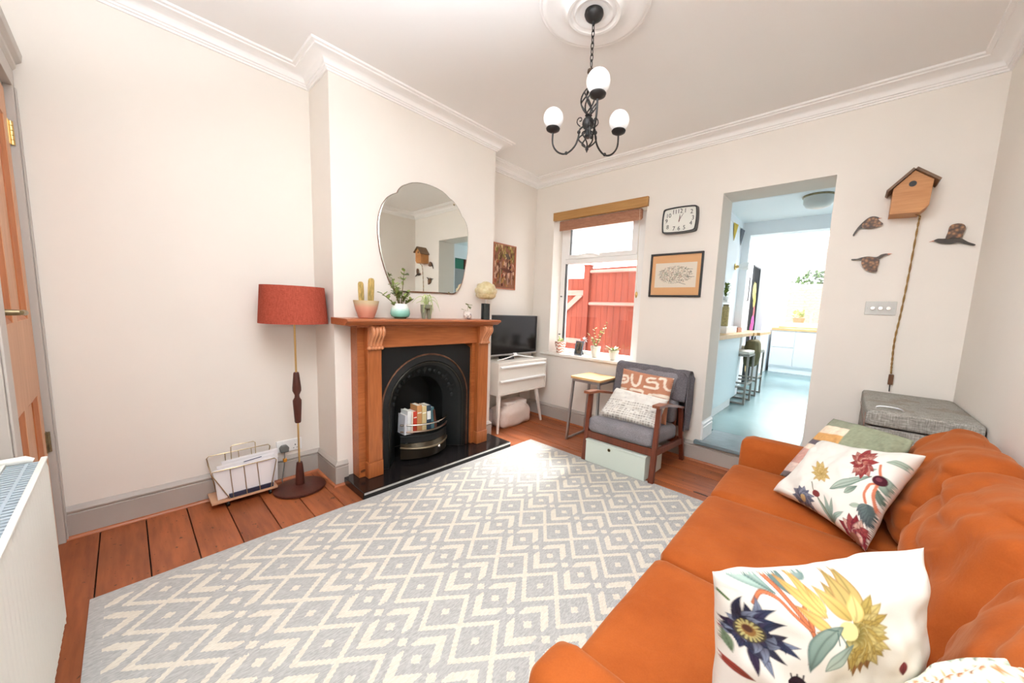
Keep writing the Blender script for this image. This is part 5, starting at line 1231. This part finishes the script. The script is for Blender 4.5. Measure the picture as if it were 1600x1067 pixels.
    # beetle
    pet((455, 1000), (590, 1010), .035, C3(50, 24, 36), C3(40, 24, 34), C3(20, 14, 20)); cv.disc(P(540, 1020), .010, C3(190, 40, 90))
    for s_ in (-1, 1):
        for k in range(3): cv.stroke([P(490 + k * 30, 1005 + s_ * 10), P(480 + k * 40, 1005 + s_ * 60)], .003, C3(40, 26, 34))
    pet((1330, 900), (1345, 1010), .02, C3(150, 60, 64), C3(110, 50, 50), None)
    cv.a *= .74; return cv
o = pillow('cushion', m_cush, NEARP, .155, 260, canvas=floral_near(260), back=sr(216, 208, 196), pinch=.09, wr=.006, seed=3, puff=.62)
tag(o, 'white floral cushion with yellow and dark blue dahlias, nearest on sofa', 'cushion', 'floral sofa cushions')
def floral_far(N):
    cv = Canvas(N, sr(238, 232, 222)); H_ = hom([(1272.6, 675.0), (1431.6, 694.7), (1335.5, 843.9), (1195.1, 752.6)]); rg = random.Random(21)
    P = lambda x, y: H_(1200 + x / 4.85, 640 + y / 4.85); C3 = lambda *a: sr(*a)
    def pet(a, b, w, c1, c2, e, bend=0): cv.petal(P(*a), P(*b), w, c1, c2, e, .8, bend)
    def fl(c_, R_, n_, cols, e, w, sx_=1, sy_=1):
        for L_ in range(3):
            for k in range(n_):
                a = 2 * PI * (k + .5 * L_) / n_ + rg.uniform(-.12, .12); rr = R_ * (1, .72, .45)[L_] * rg.uniform(.85, 1.08)
                pet(c_, (c_[0] + sx_ * rr * math.cos(a), c_[1] + sy_ * rr * math.sin(a)), w, *cols[(k + L_) % len(cols)], e)
    lg, dg = C3(176, 190, 172), C3(100, 124, 112)
    pet((430, 575), (820, 465), .055, C3(190, 200, 184), C3(150, 170, 156), dg, .015); cv.stroke([P(440, 575), P(620, 540), P(810, 470)], .004, dg)
    pet((560, 600), (700, 545), .03, lg, dg, dg); pet((600, 690), (740, 690), .02, lg, lg, dg)
    pet((880, 450), (995, 620), .055, C3(168, 182, 166), C3(120, 140, 126), dg); pet((855, 550), (945, 720), .03, C3(96, 116, 104), C3(130, 148, 130), C3(60, 80, 70)); pet((770, 420), (850, 410), .02, C3(80, 100, 90), lg, dg)
    pet((900, 350), (1195, 385), .028, lg, C3(150, 166, 150), dg)
    for b in ((300, 640), (440, 640), (370, 620), (530, 740), (330, 700)): pet((370, 800), b, .022, C3(110, 134, 124), C3(180, 196, 180), dg)
    cv.stroke([P(375, 800), P(300, 620), P(285, 520)], .005, C3(110, 110, 80))
    fl((720, 365), 130, 12, [(C3(120, 40, 44), C3(170, 70, 66)), (C3(196, 130, 110), C3(150, 60, 60)), (C3(226, 190, 170), C3(190, 110, 100))], C3(110, 36, 44), .035)
    fl((365, 445), 85, 10, [(C3(190, 160, 90), C3(228, 200, 140)), (C3(170, 140, 80), C3(220, 190, 120))], C3(150, 120, 70), .028)
    fl((180, 635), 95, 12, [(C3(90, 92, 110), C3(150, 152, 166)), (C3(60, 64, 84), C3(120, 124, 140))], C3(60, 60, 76), .03); cv.disc(P(180, 640), .03, C3(200, 170, 120))
    fl((600, 910), 165, 15, [(C3(90, 24, 40), C3(150, 50, 54)), (C3(150, 60, 60), C3(230, 196, 176)), (C3(110, 34, 44), C3(170, 80, 76))], C3(84, 22, 40), .04); cv.disc(P(570, 920), .045, C3(120, 70, 50))
    for k in range(12): a = PI * .1 + PI * .9 * k / 12; pet((780, 670), (780 + 115 * math.cos(a), 700 + 150 * math.sin(a)), .022, C3(110, 126, 120), C3(90, 100, 104), C3(60, 72, 76))
    for pl_, w in (([(865, 375), (885, 470)], .010), ([(860, 515), (800, 530), (765, 590), (765, 660)], .010), ([(865, 520), (835, 600), (850, 740)], .011)): cv.stroke([P(*p) for p in pl_], w, C3(206, 124, 92))
    cv.disc(P(878, 490), .050, C3(74, 26, 38)); cv.disc(P(870, 482), .02, C3(120, 60, 70)); cv.disc(P(303, 617), .035, C3(120, 50, 50))
    cv.a *= .84; return cv
o = pillow('cushion', m_cush, FARP, .13, 180, canvas=floral_far(180), back=sr(226, 214, 200), pinch=.13, wr=.006, seed=8, puff=.45)
tag(o, 'white floral cushion with red dahlias leaning at far end of sofa', 'cushion', 'floral sofa cushions')
cv = Canvas(110, sr(226, 206, 186))
for a, b, c_ in ((0, .08, (120, 112, 112)), (.08, .22, (214, 190, 178)), (.22, .45, (190, 146, 134)), (.45, .54, (226, 206, 186)), (.54, .63, (100, 90, 98)), (.63, .75, (206, 156, 98)), (.75, .86, (228, 208, 184)), (.86, 1.0, (142, 144, 124))):
    cv.rect(0, a, 1, b, sr(*c_))
cv.rect(.38, .55, 1, 1, sr(142, 146, 122)); cv.a *= (1 + .06 * np.random.randn(110, 110, 1))
o = pillow('cushion', m_cush, [(-.014, 2.33, .765), (.255, 2.15, .770), (.16, 2.03, .48), (-.190, 2.15, .465)], .09, 60, canvas=np and cv, back=sr(142, 146, 122), pinch=-.02, wr=.008, seed=11)
tag(o, 'striped cushion in sage, mustard, pink and charcoal behind the floral one', 'cushion')
cv = Canvas(150, sr(240, 232, 214))
rg = random.Random(3)
for r_ in range(12):
    v_ = .06 + r_ * .08
    c_ = [(150, 160, 140), (206, 150, 104), (184, 126, 84), (190, 170, 110), (196, 120, 90), (140, 130, 90)][r_ % 6]
    for k in range(26):
        u = (k + .5) / 26
        if r_ % 2: cv.stroke([(u - .008, v_ - .022), (u + .008, v_ + .022)], .006, sr(*c_))
        else: cv.petal((u, v_ - .028), (u, v_ + .028), .013, sr(*c_), sr(*c_))
cv.a = np.ascontiguousarray(cv.a.transpose(1, 0, 2))
o = pillow('cushion', m_cush, [(.275, .90, .735), (.33, .50, .76), (.10, .47, .43), (.06, .86, .43)], .17, 90, canvas=cv, back=sr(236, 228, 210), pinch=.04, wr=.012, seed=14, puff=.4)
tag(o, 'cream cushion with rows of tan and green dashes by the near sofa arm', 'cushion')

# ================================================================ tweed covered cabinet in the corner
t = thing('fabric_cabinet', 'grey tweed covered cabinet with metal lid handle in the far corner', 'cabinet', (.30, 2.82, 0))
rbox((.107, 2.46, .03), (.503, 3.185, .735), .012, 5, n=8).build('body', m_tweed, t)
rbox((.105, 2.458, .7365), (.505, 3.187, .822), .018, 6, n=14).build('lid', m_tweed, t)
MB().box((.1045, 2.459, .733), (.106, 3.18, .7375)).box((.1045, 2.457, .05), (.107, 2.461, .80)).build('edge_piping', plain('pink_brown_piping', sr(150, 112, 100), .6), t, sm=False)
MB().tube(cr([(.145, 2.52, .823), (.155, 2.52, .832), (.195, 2.518, .836), (.235, 2.515, .832), (.245, 2.515, .823)], 5), .0035, 8).build('lid_handle', m_steel, t)
MB().ball((.083, 2.62, .678), .011).lathe([(.004, .088), (.004, .1075)], (0, 2.62, .678), 8, 'x').build('side_knob', m_brass, t)
for x in (.13, .48):
    for y in (2.49, 3.15): MB().box((x - .015, y - .015, 0), (x + .015, y + .015, .032)).build('foot', m_black, t, sm=False)

# ================================================================ birdhouse lamp and birds
t = thing('birdhouse', 'wooden birdhouse wall lamp with pitched roof high on the far wall', 'birdhouse', (.19, YF, 2.03))
m_bh = wood('birdhouse_wood', sr(170, 108, 56), sr(204, 146, 88), 0, .5, 12, knots=False); m_bhd = wood('birdhouse_roof_wood', sr(96, 70, 48), sr(130, 98, 70), 1, .5, 12, knots=False)
fpoly = [(.108, 1.912), (.235, 1.908), (.268, 1.945), (.272, 2.085), (.19, 2.150), (.108, 2.06)]
MB().prism(fpoly, YF - .135, YF - .001, 'y').build('box', m_bh, t, sm=False, bev=.001)
q = MB(); q.bar((.190, YF - .075, 2.165), (.084, YF - .075, 2.045), .165, .012, up=(0, 1, 0)); 
def slab(a, b, th_, y0_, y1_):
    a, b = Vector((a[0], 0, a[1])), Vector((b[0], 0, b[1])); d = (b - a).normalized(); n_ = Vector((-d.z, 0, d.x)); n_ = n_ if n_.z > 0 else -n_
    return [(a.x, a.z), (b.x, b.z), (b.x + n_.x * th_, b.z + n_.z * th_), (a.x + n_.x * th_, a.z + n_.z * th_)]
MB().prism(slab((.19, 2.152), (.088, 2.042), .013, 0, 0), YF - .158, YF - .001, 'y').build('roof_board', m_bhd, t, sm=False)
MB().prism(slab((.19, 2.152), (.292, 2.070), .013, 0, 0), YF - .158, YF - .001, 'y').build('roof_board', m_bhd, t, sm=False)
MB().lathe([(.0165, YF - .1355), (.0165, YF - .134)], (.188, 0, 2.075), 24, 'y').build('entrance_hole', m_black, t)
cd = thing('hanging_cord', 'brown and yellow twisted textile cable hanging below the birdhouse', 'cable', (.235, YF - .02, 1.905))
mcd = NT('braided_cable', .8); cc = mcd.xyz(mcd.coord()); mcd.col(mcd.mix((cc[2] * 700 + cc[0] * 300).sin().gt(0), sr(120, 76, 44), sr(176, 146, 84)))
for ph in (0, PI):
    base = cr([(.225, YF - .075, 1.908), (.243, YF - .06, 1.900), (.244, YF - .03, 1.86), (.240, YF - .012, 1.6), (.232, YF - .010, 1.35), (.222, YF - .012, 1.15), (.226, YF - .012, 1.0), (.229, YF - .012, .94)], 14)
    MB().tube([(p.x + .0028 * math.cos(i * .9 + ph), p.y + .0028 * math.sin(i * .9 + ph), p.z) for i, p in enumerate(base)], .0030, 6).build('cable_strand', mcd.m, cd)
MB().box((.220, YF - .024, .868), (.244, YF - .002, .935)).build('inline_switch', plain('brown_switch', sr(96, 60, 32), .5), cd, sm=False, bev=.004)
MB().tube([(.232, YF - .012, .87), (.233, YF - .012, .824)], .003, 6).build('tail', m_black, cd)
def bird(lab, body, wing, beak, eye=None):
    allx = [p[0] for p in body]; allz = [p[1] for p in body]
    t = thing('wall_bird', lab, 'wall ornament', (sum(allx) / len(allx), YF, sum(allz) / len(allz)), 'flying bird wall ornaments')
    sm_ = lambda P_: [(p.x, p.y) for p in cr([(a, b, 0) for a, b in P_], 4, True)]
    MB().prism(sm_(body), YF - .018, YF - .012, 'y').lathe([(.003, YF - .012), (.003, YF)], (t.location.x, 0, t.location.z), 8, 'y').build('bird_body', m_bird, t, sm=False)
    MB().prism(sm_(wing), YF - .022, YF - .018, 'y').build('wing', m_wing, t, sm=False)
    if beak: MB().prism(beak, YF - .017, YF - .013, 'y').build('beak', plain('orange_beak', sr(190, 100, 50), .5), t, sm=False)
m_bird = plain('bird_dark_metal', sr(64, 56, 50), .45, .4, nz=.2, ns=40)
tw = NT('bird_wing_print', .5); vw = tw.nt.nodes.new('ShaderNodeTexVoronoi'); vw.inputs['Scale'].default_value = 60; tw.nt.links.new(tw.coord(), vw.inputs['Vector'])
tw.col(tw.ramp(NX(tw.nt, vw.outputs[0]), [(.15, sr(170, 120, 80)), (.5, sr(110, 78, 54)), (.8, sr(66, 46, 36))])); m_wing = tw.m
bird('bird wall ornament with drooping tail, upper left of the three',
     [(-.050, 1.832), (-.046, 1.822), (-.040, 1.832), (-.022, 1.862), (-.002, 1.872), (.03, 1.90), (.062, 1.918), (.066, 1.924), (.048, 1.934), (.022, 1.934), (-.004, 1.912), (-.030, 1.876)],
     [(-.012, 1.878), (.012, 1.862), (.05, 1.862), (.088, 1.880), (.074, 1.900), (.048, 1.928), (.02, 1.928), (-.004, 1.906)], [(.062, 1.916), (.080, 1.920), (.064, 1.923)])
bird('bird wall ornament with hanging wing, lower left above the switch',
     [(-.040, 1.672), (-.036, 1.664), (-.006, 1.665), (.012, 1.664), (.030, 1.660), (.064, 1.655), (.090, 1.662), (.118, 1.684), (.134, 1.690), (.124, 1.697), (.100, 1.692), (.080, 1.678), (.04, 1.684), (.010, 1.680), (-.012, 1.673)],
     [(.014, 1.672), (.012, 1.640), (.030, 1.605), (.062, 1.585), (.090, 1.585), (.092, 1.610), (.096, 1.655), (.07, 1.676), (.04, 1.680)], [(.130, 1.689), (.152, 1.695), (.130, 1.697)])
bird('largest bird wall ornament with raised wing, right of the cord',
     [(.322, 1.758), (.332, 1.750), (.352, 1.740), (.39, 1.734), (.42, 1.738), (.448, 1.728), (.478, 1.716), (.486, 1.722), (.458, 1.738), (.430, 1.760), (.40, 1.770), (.362, 1.766), (.336, 1.768)],
     [(.368, 1.764), (.372, 1.800), (.376, 1.834), (.396, 1.846), (.424, 1.842), (.438, 1.822), (.434, 1.79), (.428, 1.764), (.40, 1.768)], [(.326, 1.756), (.302, 1.752), (.326, 1.762)])

# ================================================================ kitchen furniture
t = thing('breakfast_bar', 'white kitchen peninsula with pale worktop running along left kitchen wall', 'counter', (-1.05, 4.5, KZ))
MB().box((-1.199, 3.56, KZ + .10), (-1.0, 4.95, 1.015)).build('side_panel', plain('pale_blue_panel', sr(214, 226, 230), .4), t, sm=False)
MB().box((-1.199, 3.56, KZ + .001), (-1.012, 4.80, KZ + .10)).build('plinth', m_skirt_white, t, sm=False)
MB().box((-1.199, 3.515, 1.03), (-.955, KB - .001, 1.07)).box((-1.109, KB - .001, 1.03), (-.94, KB + .172, 1.07)).box((-1.249, KB + .172, 1.03), (-.905, 6.5, 1.07)).build('worktop', m_oak, t, sm=False, bev=.002)
MB().box((-1.199, 3.58, 1.016), (-.99, 4.95, 1.029)).build('shadow_rail', m_steel, t, sm=False)
t = thing('kitchen_cabinets', 'white handleless kitchen units under the far kitchen window', 'cabinet', (0, 8.97, KZ))
MB().box((-1.195, 8.70, KZ + .12), (1.09, 9.265, 1.045)).box((-1.195, 8.74, KZ), (1.09, 8.76, KZ + .12)).build('carcass', m_kwall, t, sm=False)
m_front = plain('white_gloss_door', sr(214, 219, 222), .2)
for (a, b, c_, d) in ((-1.19, -.80, .715, 1.02), (-1.19, -.80, .34, .705), (-.79, -.05, .34, 1.02), (-.04, .56, .34, 1.02), (.57, 1.09, .34, 1.02)):
    MB().box((a, 8.68, c_), (b, 8.70, d)).build('unit_front', m_front, t, sm=False)
wt = tag(MB().box((-1.198, 8.66, 1.046), (1.09, 9.268, 1.095)).build('worktop', m_oak, None, sm=False, bev=.003), 'oak worktop along the kitchen window wall', 'worktop'); origin(wt, (0, 8.97, 1.046))
t = thing('chopping_board', 'long oak board lying on the far worktop behind the edge', 'board', (-.8, 9.0, 1.0955)); MB().box((-1.12, 8.95, 1.0955), (-.2, 9.15, 1.125)).build('board', m_oak, t, sm=False, bev=.004)
t = thing('kitchen_tap', 'thin chrome swan neck kitchen tap by the window', 'tap', (-.62, 9.18, 1.0955))
MB().lathe([(.025, 1.0955), (.022, 1.12), (.014, 1.125), (.012, 1.14)], (-.62, 9.18, 0), 16).build('tap_base', m_chrome, t)
MB().tube(cr([(-.62, 9.18, 1.13), (-.62, 9.18, 1.36), (-.60, 9.14, 1.42), (-.60, 9.06, 1.42), (-.60, 9.02, 1.36)], 6), .011, 10).build('spout', m_chrome, t)
def kstool(x, y, lab):
    t = thing('bar_stool', lab, 'bar stool', (x, y, KZ), 'kitchen bar stools')
    w, d, h = .32, .34, .62; r = .022
    for yy_ in (-d / 2, d / 2):
        for xx in (-w / 2, w / 2): MB().box((xx - r / 2, yy_ - r / 2, .0), (xx + r / 2, yy_ + r / 2, h)).build('leg', m_bsteel, t, local=True, sm=False)
        MB().box((-w / 2 + r / 2, yy_ - r / 2, .0), (w / 2 - r / 2, yy_ + r / 2, r)).build('floor_bar', m_bsteel, t, local=True, sm=False)
        MB().box((-w / 2 + r / 2, yy_ - r / 2, .20), (w / 2 - r / 2, yy_ + r / 2, .20 + r)).build('foot_rest', m_bsteel, t, local=True, sm=False)
    for sg in (1, -1): MB().box((sg * w / 2 - r / 2, -d / 2 + r / 2, .24), (sg * w / 2 + r / 2, d / 2 - r / 2, .24 + r)).build('side_bar', m_bsteel, t, local=True, sm=False)
    MB().box((-w / 2 - r / 2, -d / 2 - r / 2, h - r), (w / 2 + r / 2, d / 2 + r / 2, h)).build('seat_frame', m_bsteel, t, local=True, sm=False)
    rbox((-w / 2 - .008, -d / 2 - .008, h), (w / 2 + .008, d / 2 + .008, h + .045), .015, 5, n=8).build('seat_pad', plain('pale_seat', sr(196, 192, 182), .5), t, local=True)
    return t
s0 = kstool(-1.055, 5.16 + .35, 'nearest chrome bar stool tucked under the kitchen breakfast bar')
s0.location = (-1.055, 5.13, KZ); s0['label'] = 'chrome bar stool just past the peninsula panel, closest to the doorway'
dup(s0, (-1.055, 5.82, KZ), label='second chrome bar stool, further along under the breakfast bar')
t = thing('backpack', 'olive rucksack hanging between the bar stools under the breakfast bar', 'bag', (-.94, 5.46, .62))
rbox((-1.02, 5.37, .62), (-.87, 5.56, .98), .05, 6, (.02, .02, 0), .01, 8, 3).build('bag_body', plain('olive_canvas', sr(104, 96, 66), .8, nz=.15, ns=20), t)
MB().tube([(-.93, 5.44, .97), (-.93, 5.44, 1.02), (-.93, 5.46, 1.025), (-.93, 5.47, .97)], .006, 6).build('hang_loop', m_black, t)
rbox((-.98, 5.335, .66), (-.90, 5.375, .80), .015, 4).build('front_pocket', plain('olive_pocket', sr(84, 78, 54), .8), t)
t = thing('ceiling_light', 'grey flush dome ceiling light in the kitchen beyond the doorway', 'lamp', (-.37, 4.62, 2.5))
MB().lathe([(.135, 2.4995), (.135, 2.485), (.13, 2.482)], (-.37, 4.62, 0), 36).build('base_ring', m_dullbrass, t)
MB().lathe([(.128, 2.485), (.124, 2.43), (.100, 2.395), (.050, 2.38), (.001, 2.378)], (-.37, 4.62, 0), 36).build('dome', plain('frosted_glass_dome', sr(206, 206, 200), .3), t)
t = thing('bunting', 'string of grey and yellow triangular flags along left kitchen wall', 'bunting', (-1.185, 5.0, 2.36))
MB().tube([(-1.193, 3.8, 2.46), (-1.19, 4.6, 2.40), (-1.19, 5.1, 2.395), (-1.19, 5.44, 2.43)], .003, 5).build('string', m_white, t)
for y, c_ in ((4.62, (90, 90, 100)), (4.98, (214, 180, 70)), (5.34, (110, 112, 120))):
    MB().hexa([(-1.192, y, 2.20), (-1.189, y, 2.20), (-1.189, y + .004, 2.20), (-1.192, y + .004, 2.20), (-1.190, y - .075, 2.40), (-1.187, y - .075, 2.40), (-1.172, y + .075, 2.40), (-1.175, y + .075, 2.40)]).build('flag', plain('flag_' + str(c_[0]), sr(*c_), .8), t, sm=False)
t = thing('wall_sconce', 'small brass wall light with white glass shade on left kitchen wall', 'lamp', (-1.2, 5.2, 1.91))
MB().lathe([(.040, -1.1995), (.040, -1.185), (.022, -1.18), (.012, -1.15)], (0, 5.2, 1.91), 20, 'x').build('back_plate', m_brass, t)
MB().lathe([(.012, -1.15), (.03, -1.145), (.048, -1.10), (.046, -1.04), (.001, -1.035)], (0, 5.2, 1.91), 20, 'x').build('glass_shade', m_white, t)
t = thing('wall_ledge', 'small white wall ledge in the kitchen holding a green plant', 'shelf', (-1.2, 4.72, 1.44)); MB().box((-1.1995, 4.62, 1.435), (-1.11, 4.82, 1.455)).build('ledge', m_white, t, sm=False)
t = thing('potted_trailing_plant', 'green plant in white pot on a small ledge above the peninsula', 'plant', (-1.155, 4.72, 1.4555))
MB().lathe([(.026, 1.4555), (.036, 1.50), (.032, 1.50)], (-1.155, 4.72, 0), 20).build('pot', m_white, t)
q = MB()
for k in range(40): a = rg.uniform(0, 2 * PI); leafblade(q, (-1.155, 4.72, 1.50 + .14 * rg.random()), (max(-.2, math.cos(a)), math.sin(a) * .8, rg.uniform(.2, 1.4)), .05, .014)
q.build('leaves', plain('bright_leaf', sr(120, 140, 60), .5, nz=.2), t)
t = thing('white_tray', 'low white tray on the pale peninsula worktop', 'tray', (-1.14, 4.8, 1.0705)); MB().box((-1.19, 4.55, 1.0705), (-1.07, 5.05, 1.15)).build('tray_body', m_white, t, sm=False, bev=.004)
t = thing('storage_jar', 'tall jar of dried stems standing on the low white tray', 'jar', (-1.14, 4.72, 1.1505))
MB().lathe([(.036, 1.1505), (.040, 1.156), (.040, 1.37), (.03, 1.39)], (-1.14, 4.72, 0), 20).build('jar_body', plain('jar_contents', sr(176, 160, 110), .3, nz=.3, ns=60), t)
MB().lathe([(.032, 1.39), (.032, 1.41)], (-1.14, 4.72, 0), 20).build('lid', m_dullbrass, t)
t = thing('wooden_box', 'small brown wooden block at end of the peninsula worktop', 'box', (-1.14, 5.3, 1.0705)); MB().box((-1.19, 5.2, 1.0705), (-1.09, 5.42, 1.125)).box((-1.185, 5.205, 1.125), (-1.095, 5.415, 1.132)).build('block', m_shelf, t, sm=False)
cv = Canvas(20, sr(238, 238, 236), 30); cv.rect(.2, .2, .8, .8, sr(214, 220, 220))
framed('framed_print', 'narrow dark framed white print on the left kitchen wall past the pillar', 'picture', (-1.249, 6.02, 1.52), (0, 1, 0), .34, .36, .02, .015, m_bplastic, cv)
# dark floral door panel in the left kitchen recess
cv = Canvas(50, sr(20, 24, 28), 190)
for (u_, v_, r_, c1, c2) in ((.35, .80, .22, (214, 196, 100), (236, 220, 150)), (.5, .72, .16, (200, 170, 80), (220, 200, 120)), (.6, .62, .10, (190, 90, 100), (220, 130, 130)), (.55, .52, .2, (214, 60, 140), (240, 130, 190)), (.4, .46, .15, (196, 50, 120), (230, 110, 170)), (.5, .36, .10, (206, 190, 200), (180, 170, 180)), (.7, .25, .12, (140, 60, 90), (190, 110, 130)), (.3, .15, .15, (190, 150, 90), (210, 180, 120))):
    for k in range(9): a = 2 * PI * k / 9; cv.petal((u_, v_), (u_ + r_ * 1.3 * math.cos(a), v_ + r_ * .28 * math.sin(a)), .05, sr(*c1), sr(*c2))
t = thing('floral_door_panel', 'dark panel printed with yellow and pink flowers beyond the breakfast bar', 'panel', (-1.25, 6.84, KZ))
MB().box((-1.249, 6.58, KZ + .001), (-1.235, 7.099, 2.10)).build('panel_board', m_bplastic, t, sm=False)
vs = [Vector((-1.2345, 6.59 + .50 * i / 49, KZ + .02 + 1.87 * j / 189)) - t.location for j in range(190) for i in range(50)]
me = bpy.data.meshes.new('printed_face'); me.from_pydata(vs, [], [(j * 50 + i, j * 50 + i + 1, (j + 1) * 50 + i + 1, (j + 1) * 50 + i) for j in range(189) for i in range(49)]); put_print(me, cv.a.reshape(-1, 3)); me.materials.append(m_print)
o = bpy.data.objects.new('printed_face', me); COL.objects.link(o); o.parent = t
# fridge and shelf, seen in the wall mirror
t = thing('refrigerator', 'grey upright fridge freezer in the kitchen seen in the wall mirror', 'refrigerator', (.6, 4.1, KZ))
mf = plain('grey_fridge', sr(150, 152, 152), .35)
MB().box((.35, 3.80, KZ), (1.05, 4.42, 1.93)).build('cabinet_body', mf, t, sm=False, bev=.008)
MB().box((.33, 3.81, KZ + .03), (.349, 4.41, .98)).build('door', mf, t, sm=False, bev=.005); MB().box((.33, 3.81, .99), (.349, 4.41, 1.92)).build('door', mf, t, sm=False, bev=.005)
MB().box((.30, 3.84, 1.1), (.329, 3.86, 1.5)).build('door_handle', m_black, t, sm=False)
for lab, a, b, c_ in (('green box on top of the kitchen fridge, seen in the mirror', 3.82, 4.1, (40, 120, 96)), ('red brown basket on top of the kitchen fridge, seen in the mirror', 4.12, 4.4, (120, 50, 40))):
    t = thing('storage_box', lab, 'box', (.6, (a + b) / 2, 1.9305)); MB().box((.38, a, 1.9305), (.9, b, 2.1)).build('box_body', plain('box_' + str(c_[0]), sr(*c_), .6), t, sm=False, bev=.004)
    MB().box((.375, a - .004, 2.1), (.905, b + .004, 2.115)).build('lid', plain('lid_' + str(c_[0]), sr(*[x * .9 for x in c_]), .6), t, sm=False)

# ================================================================ outside
g_ = struct('floor_garden', MB().box((-9, T, -.25), (4, 9.44, -.15)).box((-9, 9.44, -.25), (9, 20, -.15)), plain('paving', sr(170, 160, 150), .9, nz=.1, ns=2), sm=False)
m_fence = wood('red_fence_stain', sr(100, 34, 15), sr(138, 56, 32), 2, .8, 6, knots=False); m_rail = wood('red_fence_rail_sunlit', sr(160, 100, 88), sr(190, 130, 118), 0, .8, 6, knots=False)  # rails paler than the boards: sunlight on them is put into the colour
FY = 5.0
t = thing('garden_fence', 'red stained close board garden fence outside the window', 'fence', (-2.6, FY, -.15))
x = -3.24
while x < -1.5:
    zt = 1.95 + .012 * (x + 3.24) / .75 ; MB().box((x, FY - .01, -.149), (x + .108, FY + .004, zt)).build('fence_board', m_fence, t, sm=False); x += .112
for z in (1.87, 1.36, .35): MB().prism([(FY - .01, z), (FY - .05, z + .012), (FY - .05, z + .045), (FY - .01, z + .060)], -3.24, -1.5, 'x').build('fence_rail', m_rail, t, sm=False)
t = thing('gate_post', 'thick red stained fence post beside the garden gate', 'post', (-3.29, FY, -.15)); MB().box((-3.345, FY - .06, -.149), (-3.245, FY + .04, 1.99)).box((-3.355, FY - .07, 1.99), (-3.235, FY + .05, 2.01)).build('post', m_fence, t, sm=False)
t = thing('garden_gate', 'red boarded garden gate with diagonal brace seen through window', 'gate', (-3.8, FY, -.15))
x = -4.35
while x < -3.45: MB().box((x, FY - .01, -.10), (x + .104, FY + .004, 1.80)).build('gate_board', m_fence, t, sm=False); x += .108
for z in (1.52, .72): MB().box((-4.35, FY - .045, z), (-3.355, FY - .011, z + .085)).build('gate_rail', m_rail, t, sm=False)
MB().bar((-3.40, FY - .03, 1.54), (-4.3, FY - .03, .80), .034, .085, up=(0, 0, 1)).build('diagonal_brace', m_rail, t, sm=False)
x = -5.52; t = thing('side_fence', 'red stained boundary fence left of the garden gate', 'fence', (-5.0, FY, -.15))
while x < -4.5: MB().box((x, FY - .01, -.149), (x + .108, FY + .004, 1.9)).build('fence_board', m_fence, t, sm=False); x += .112
# kitchen garden: brick wall, shrub, pots
t = thing('garden_wall', 'pale brick garden wall outside the kitchen window', 'wall', (0, 12.1, -.15))
MB().box((-3, 12.03, -.149), (3.5, 12.2, 2.18)).build('mortar_core', plain('mortar', sr(214, 206, 196), .9), t, sm=False)
bm_ = MB().box((-.108, -.03, 0), (.108, .03, .062)).build('brick', plain('salmon_brick', sr(206, 156, 128), .9, nz=.15, ns=3), t, local=True, sm=False)
bmesh_me = bm_.data; first = True
for r_ in range(16, 31):
    for k in range(11):
        x = -1.9 + k * .228 + (.114 if r_ % 2 else 0); z = -.149 + r_ * .0745
        if z > 2.1: continue
        if first: ob_ = bm_; first = False
        else: ob_ = bpy.data.objects.new('brick', bmesh_me); COL.objects.link(ob_); ob_.parent = t
        ob_.location = (x - 0, 12.03 - 12.1 + .012, z + .15)
MB().box((-3, 11.99, 2.18), (3.5, 12.24, 2.23)).build('coping', plain('coping_stone', sr(226, 220, 210), .9), t, sm=False)
t = thing('garden_shrub', 'green shrub rising above the garden wall outside the kitchen', 'shrub', (-.9, 13.0, -.15)); q = MB(); rg = random.Random(6)
for k in range(900):
    a, e, r_ = rg.uniform(0, 2 * PI), rg.uniform(-1.4, 1.5), rg.random() ** .4
    p = Vector((-.75 + .85 * r_ * math.cos(a) * math.cos(e), 13 + .5 * r_ * math.sin(a) * math.cos(e), 2.25 + .42 * r_ * math.sin(e))); leafblade(q, p, (rg.uniform(-1, 1), rg.uniform(-1, 1), rg.uniform(-.3, 1)), .12, .035)
q.build('foliage', plain('shrub_leaf', sr(84, 112, 60), .6, nz=.3), t); MB().tube([(-.8, 13, -.149), (-.8, 13, 1.2), (-.75, 13, 2.2)], [.05, .04, .02], 8).build('trunk', m_stem, t)
t = thing('potted_garden_plant', 'leafy potted plant on the kitchen garden side, outside the window', 'plant', (-1.0, 11.2, 1.3)); q = MB()
for k in range(60): leafblade(q, (-1.0 + rg.uniform(-.12, .12), 11.2, 1.32 + rg.uniform(0, .15)), (rg.uniform(-1, 1), rg.uniform(-1, 1), rg.uniform(.1, 1)), .12, .025)
q.build('foliage', m_leafl, t); MB().lathe([(.09, 1.12), (.13, 1.32)], (-1.0, 11.2, 0), 18).lathe([(.05, -.149), (.04, 1.12)], (-1.0, 11.2, 0), 12).build('stand_and_pot', plain('terracotta', sr(196, 110, 76), .8), t)
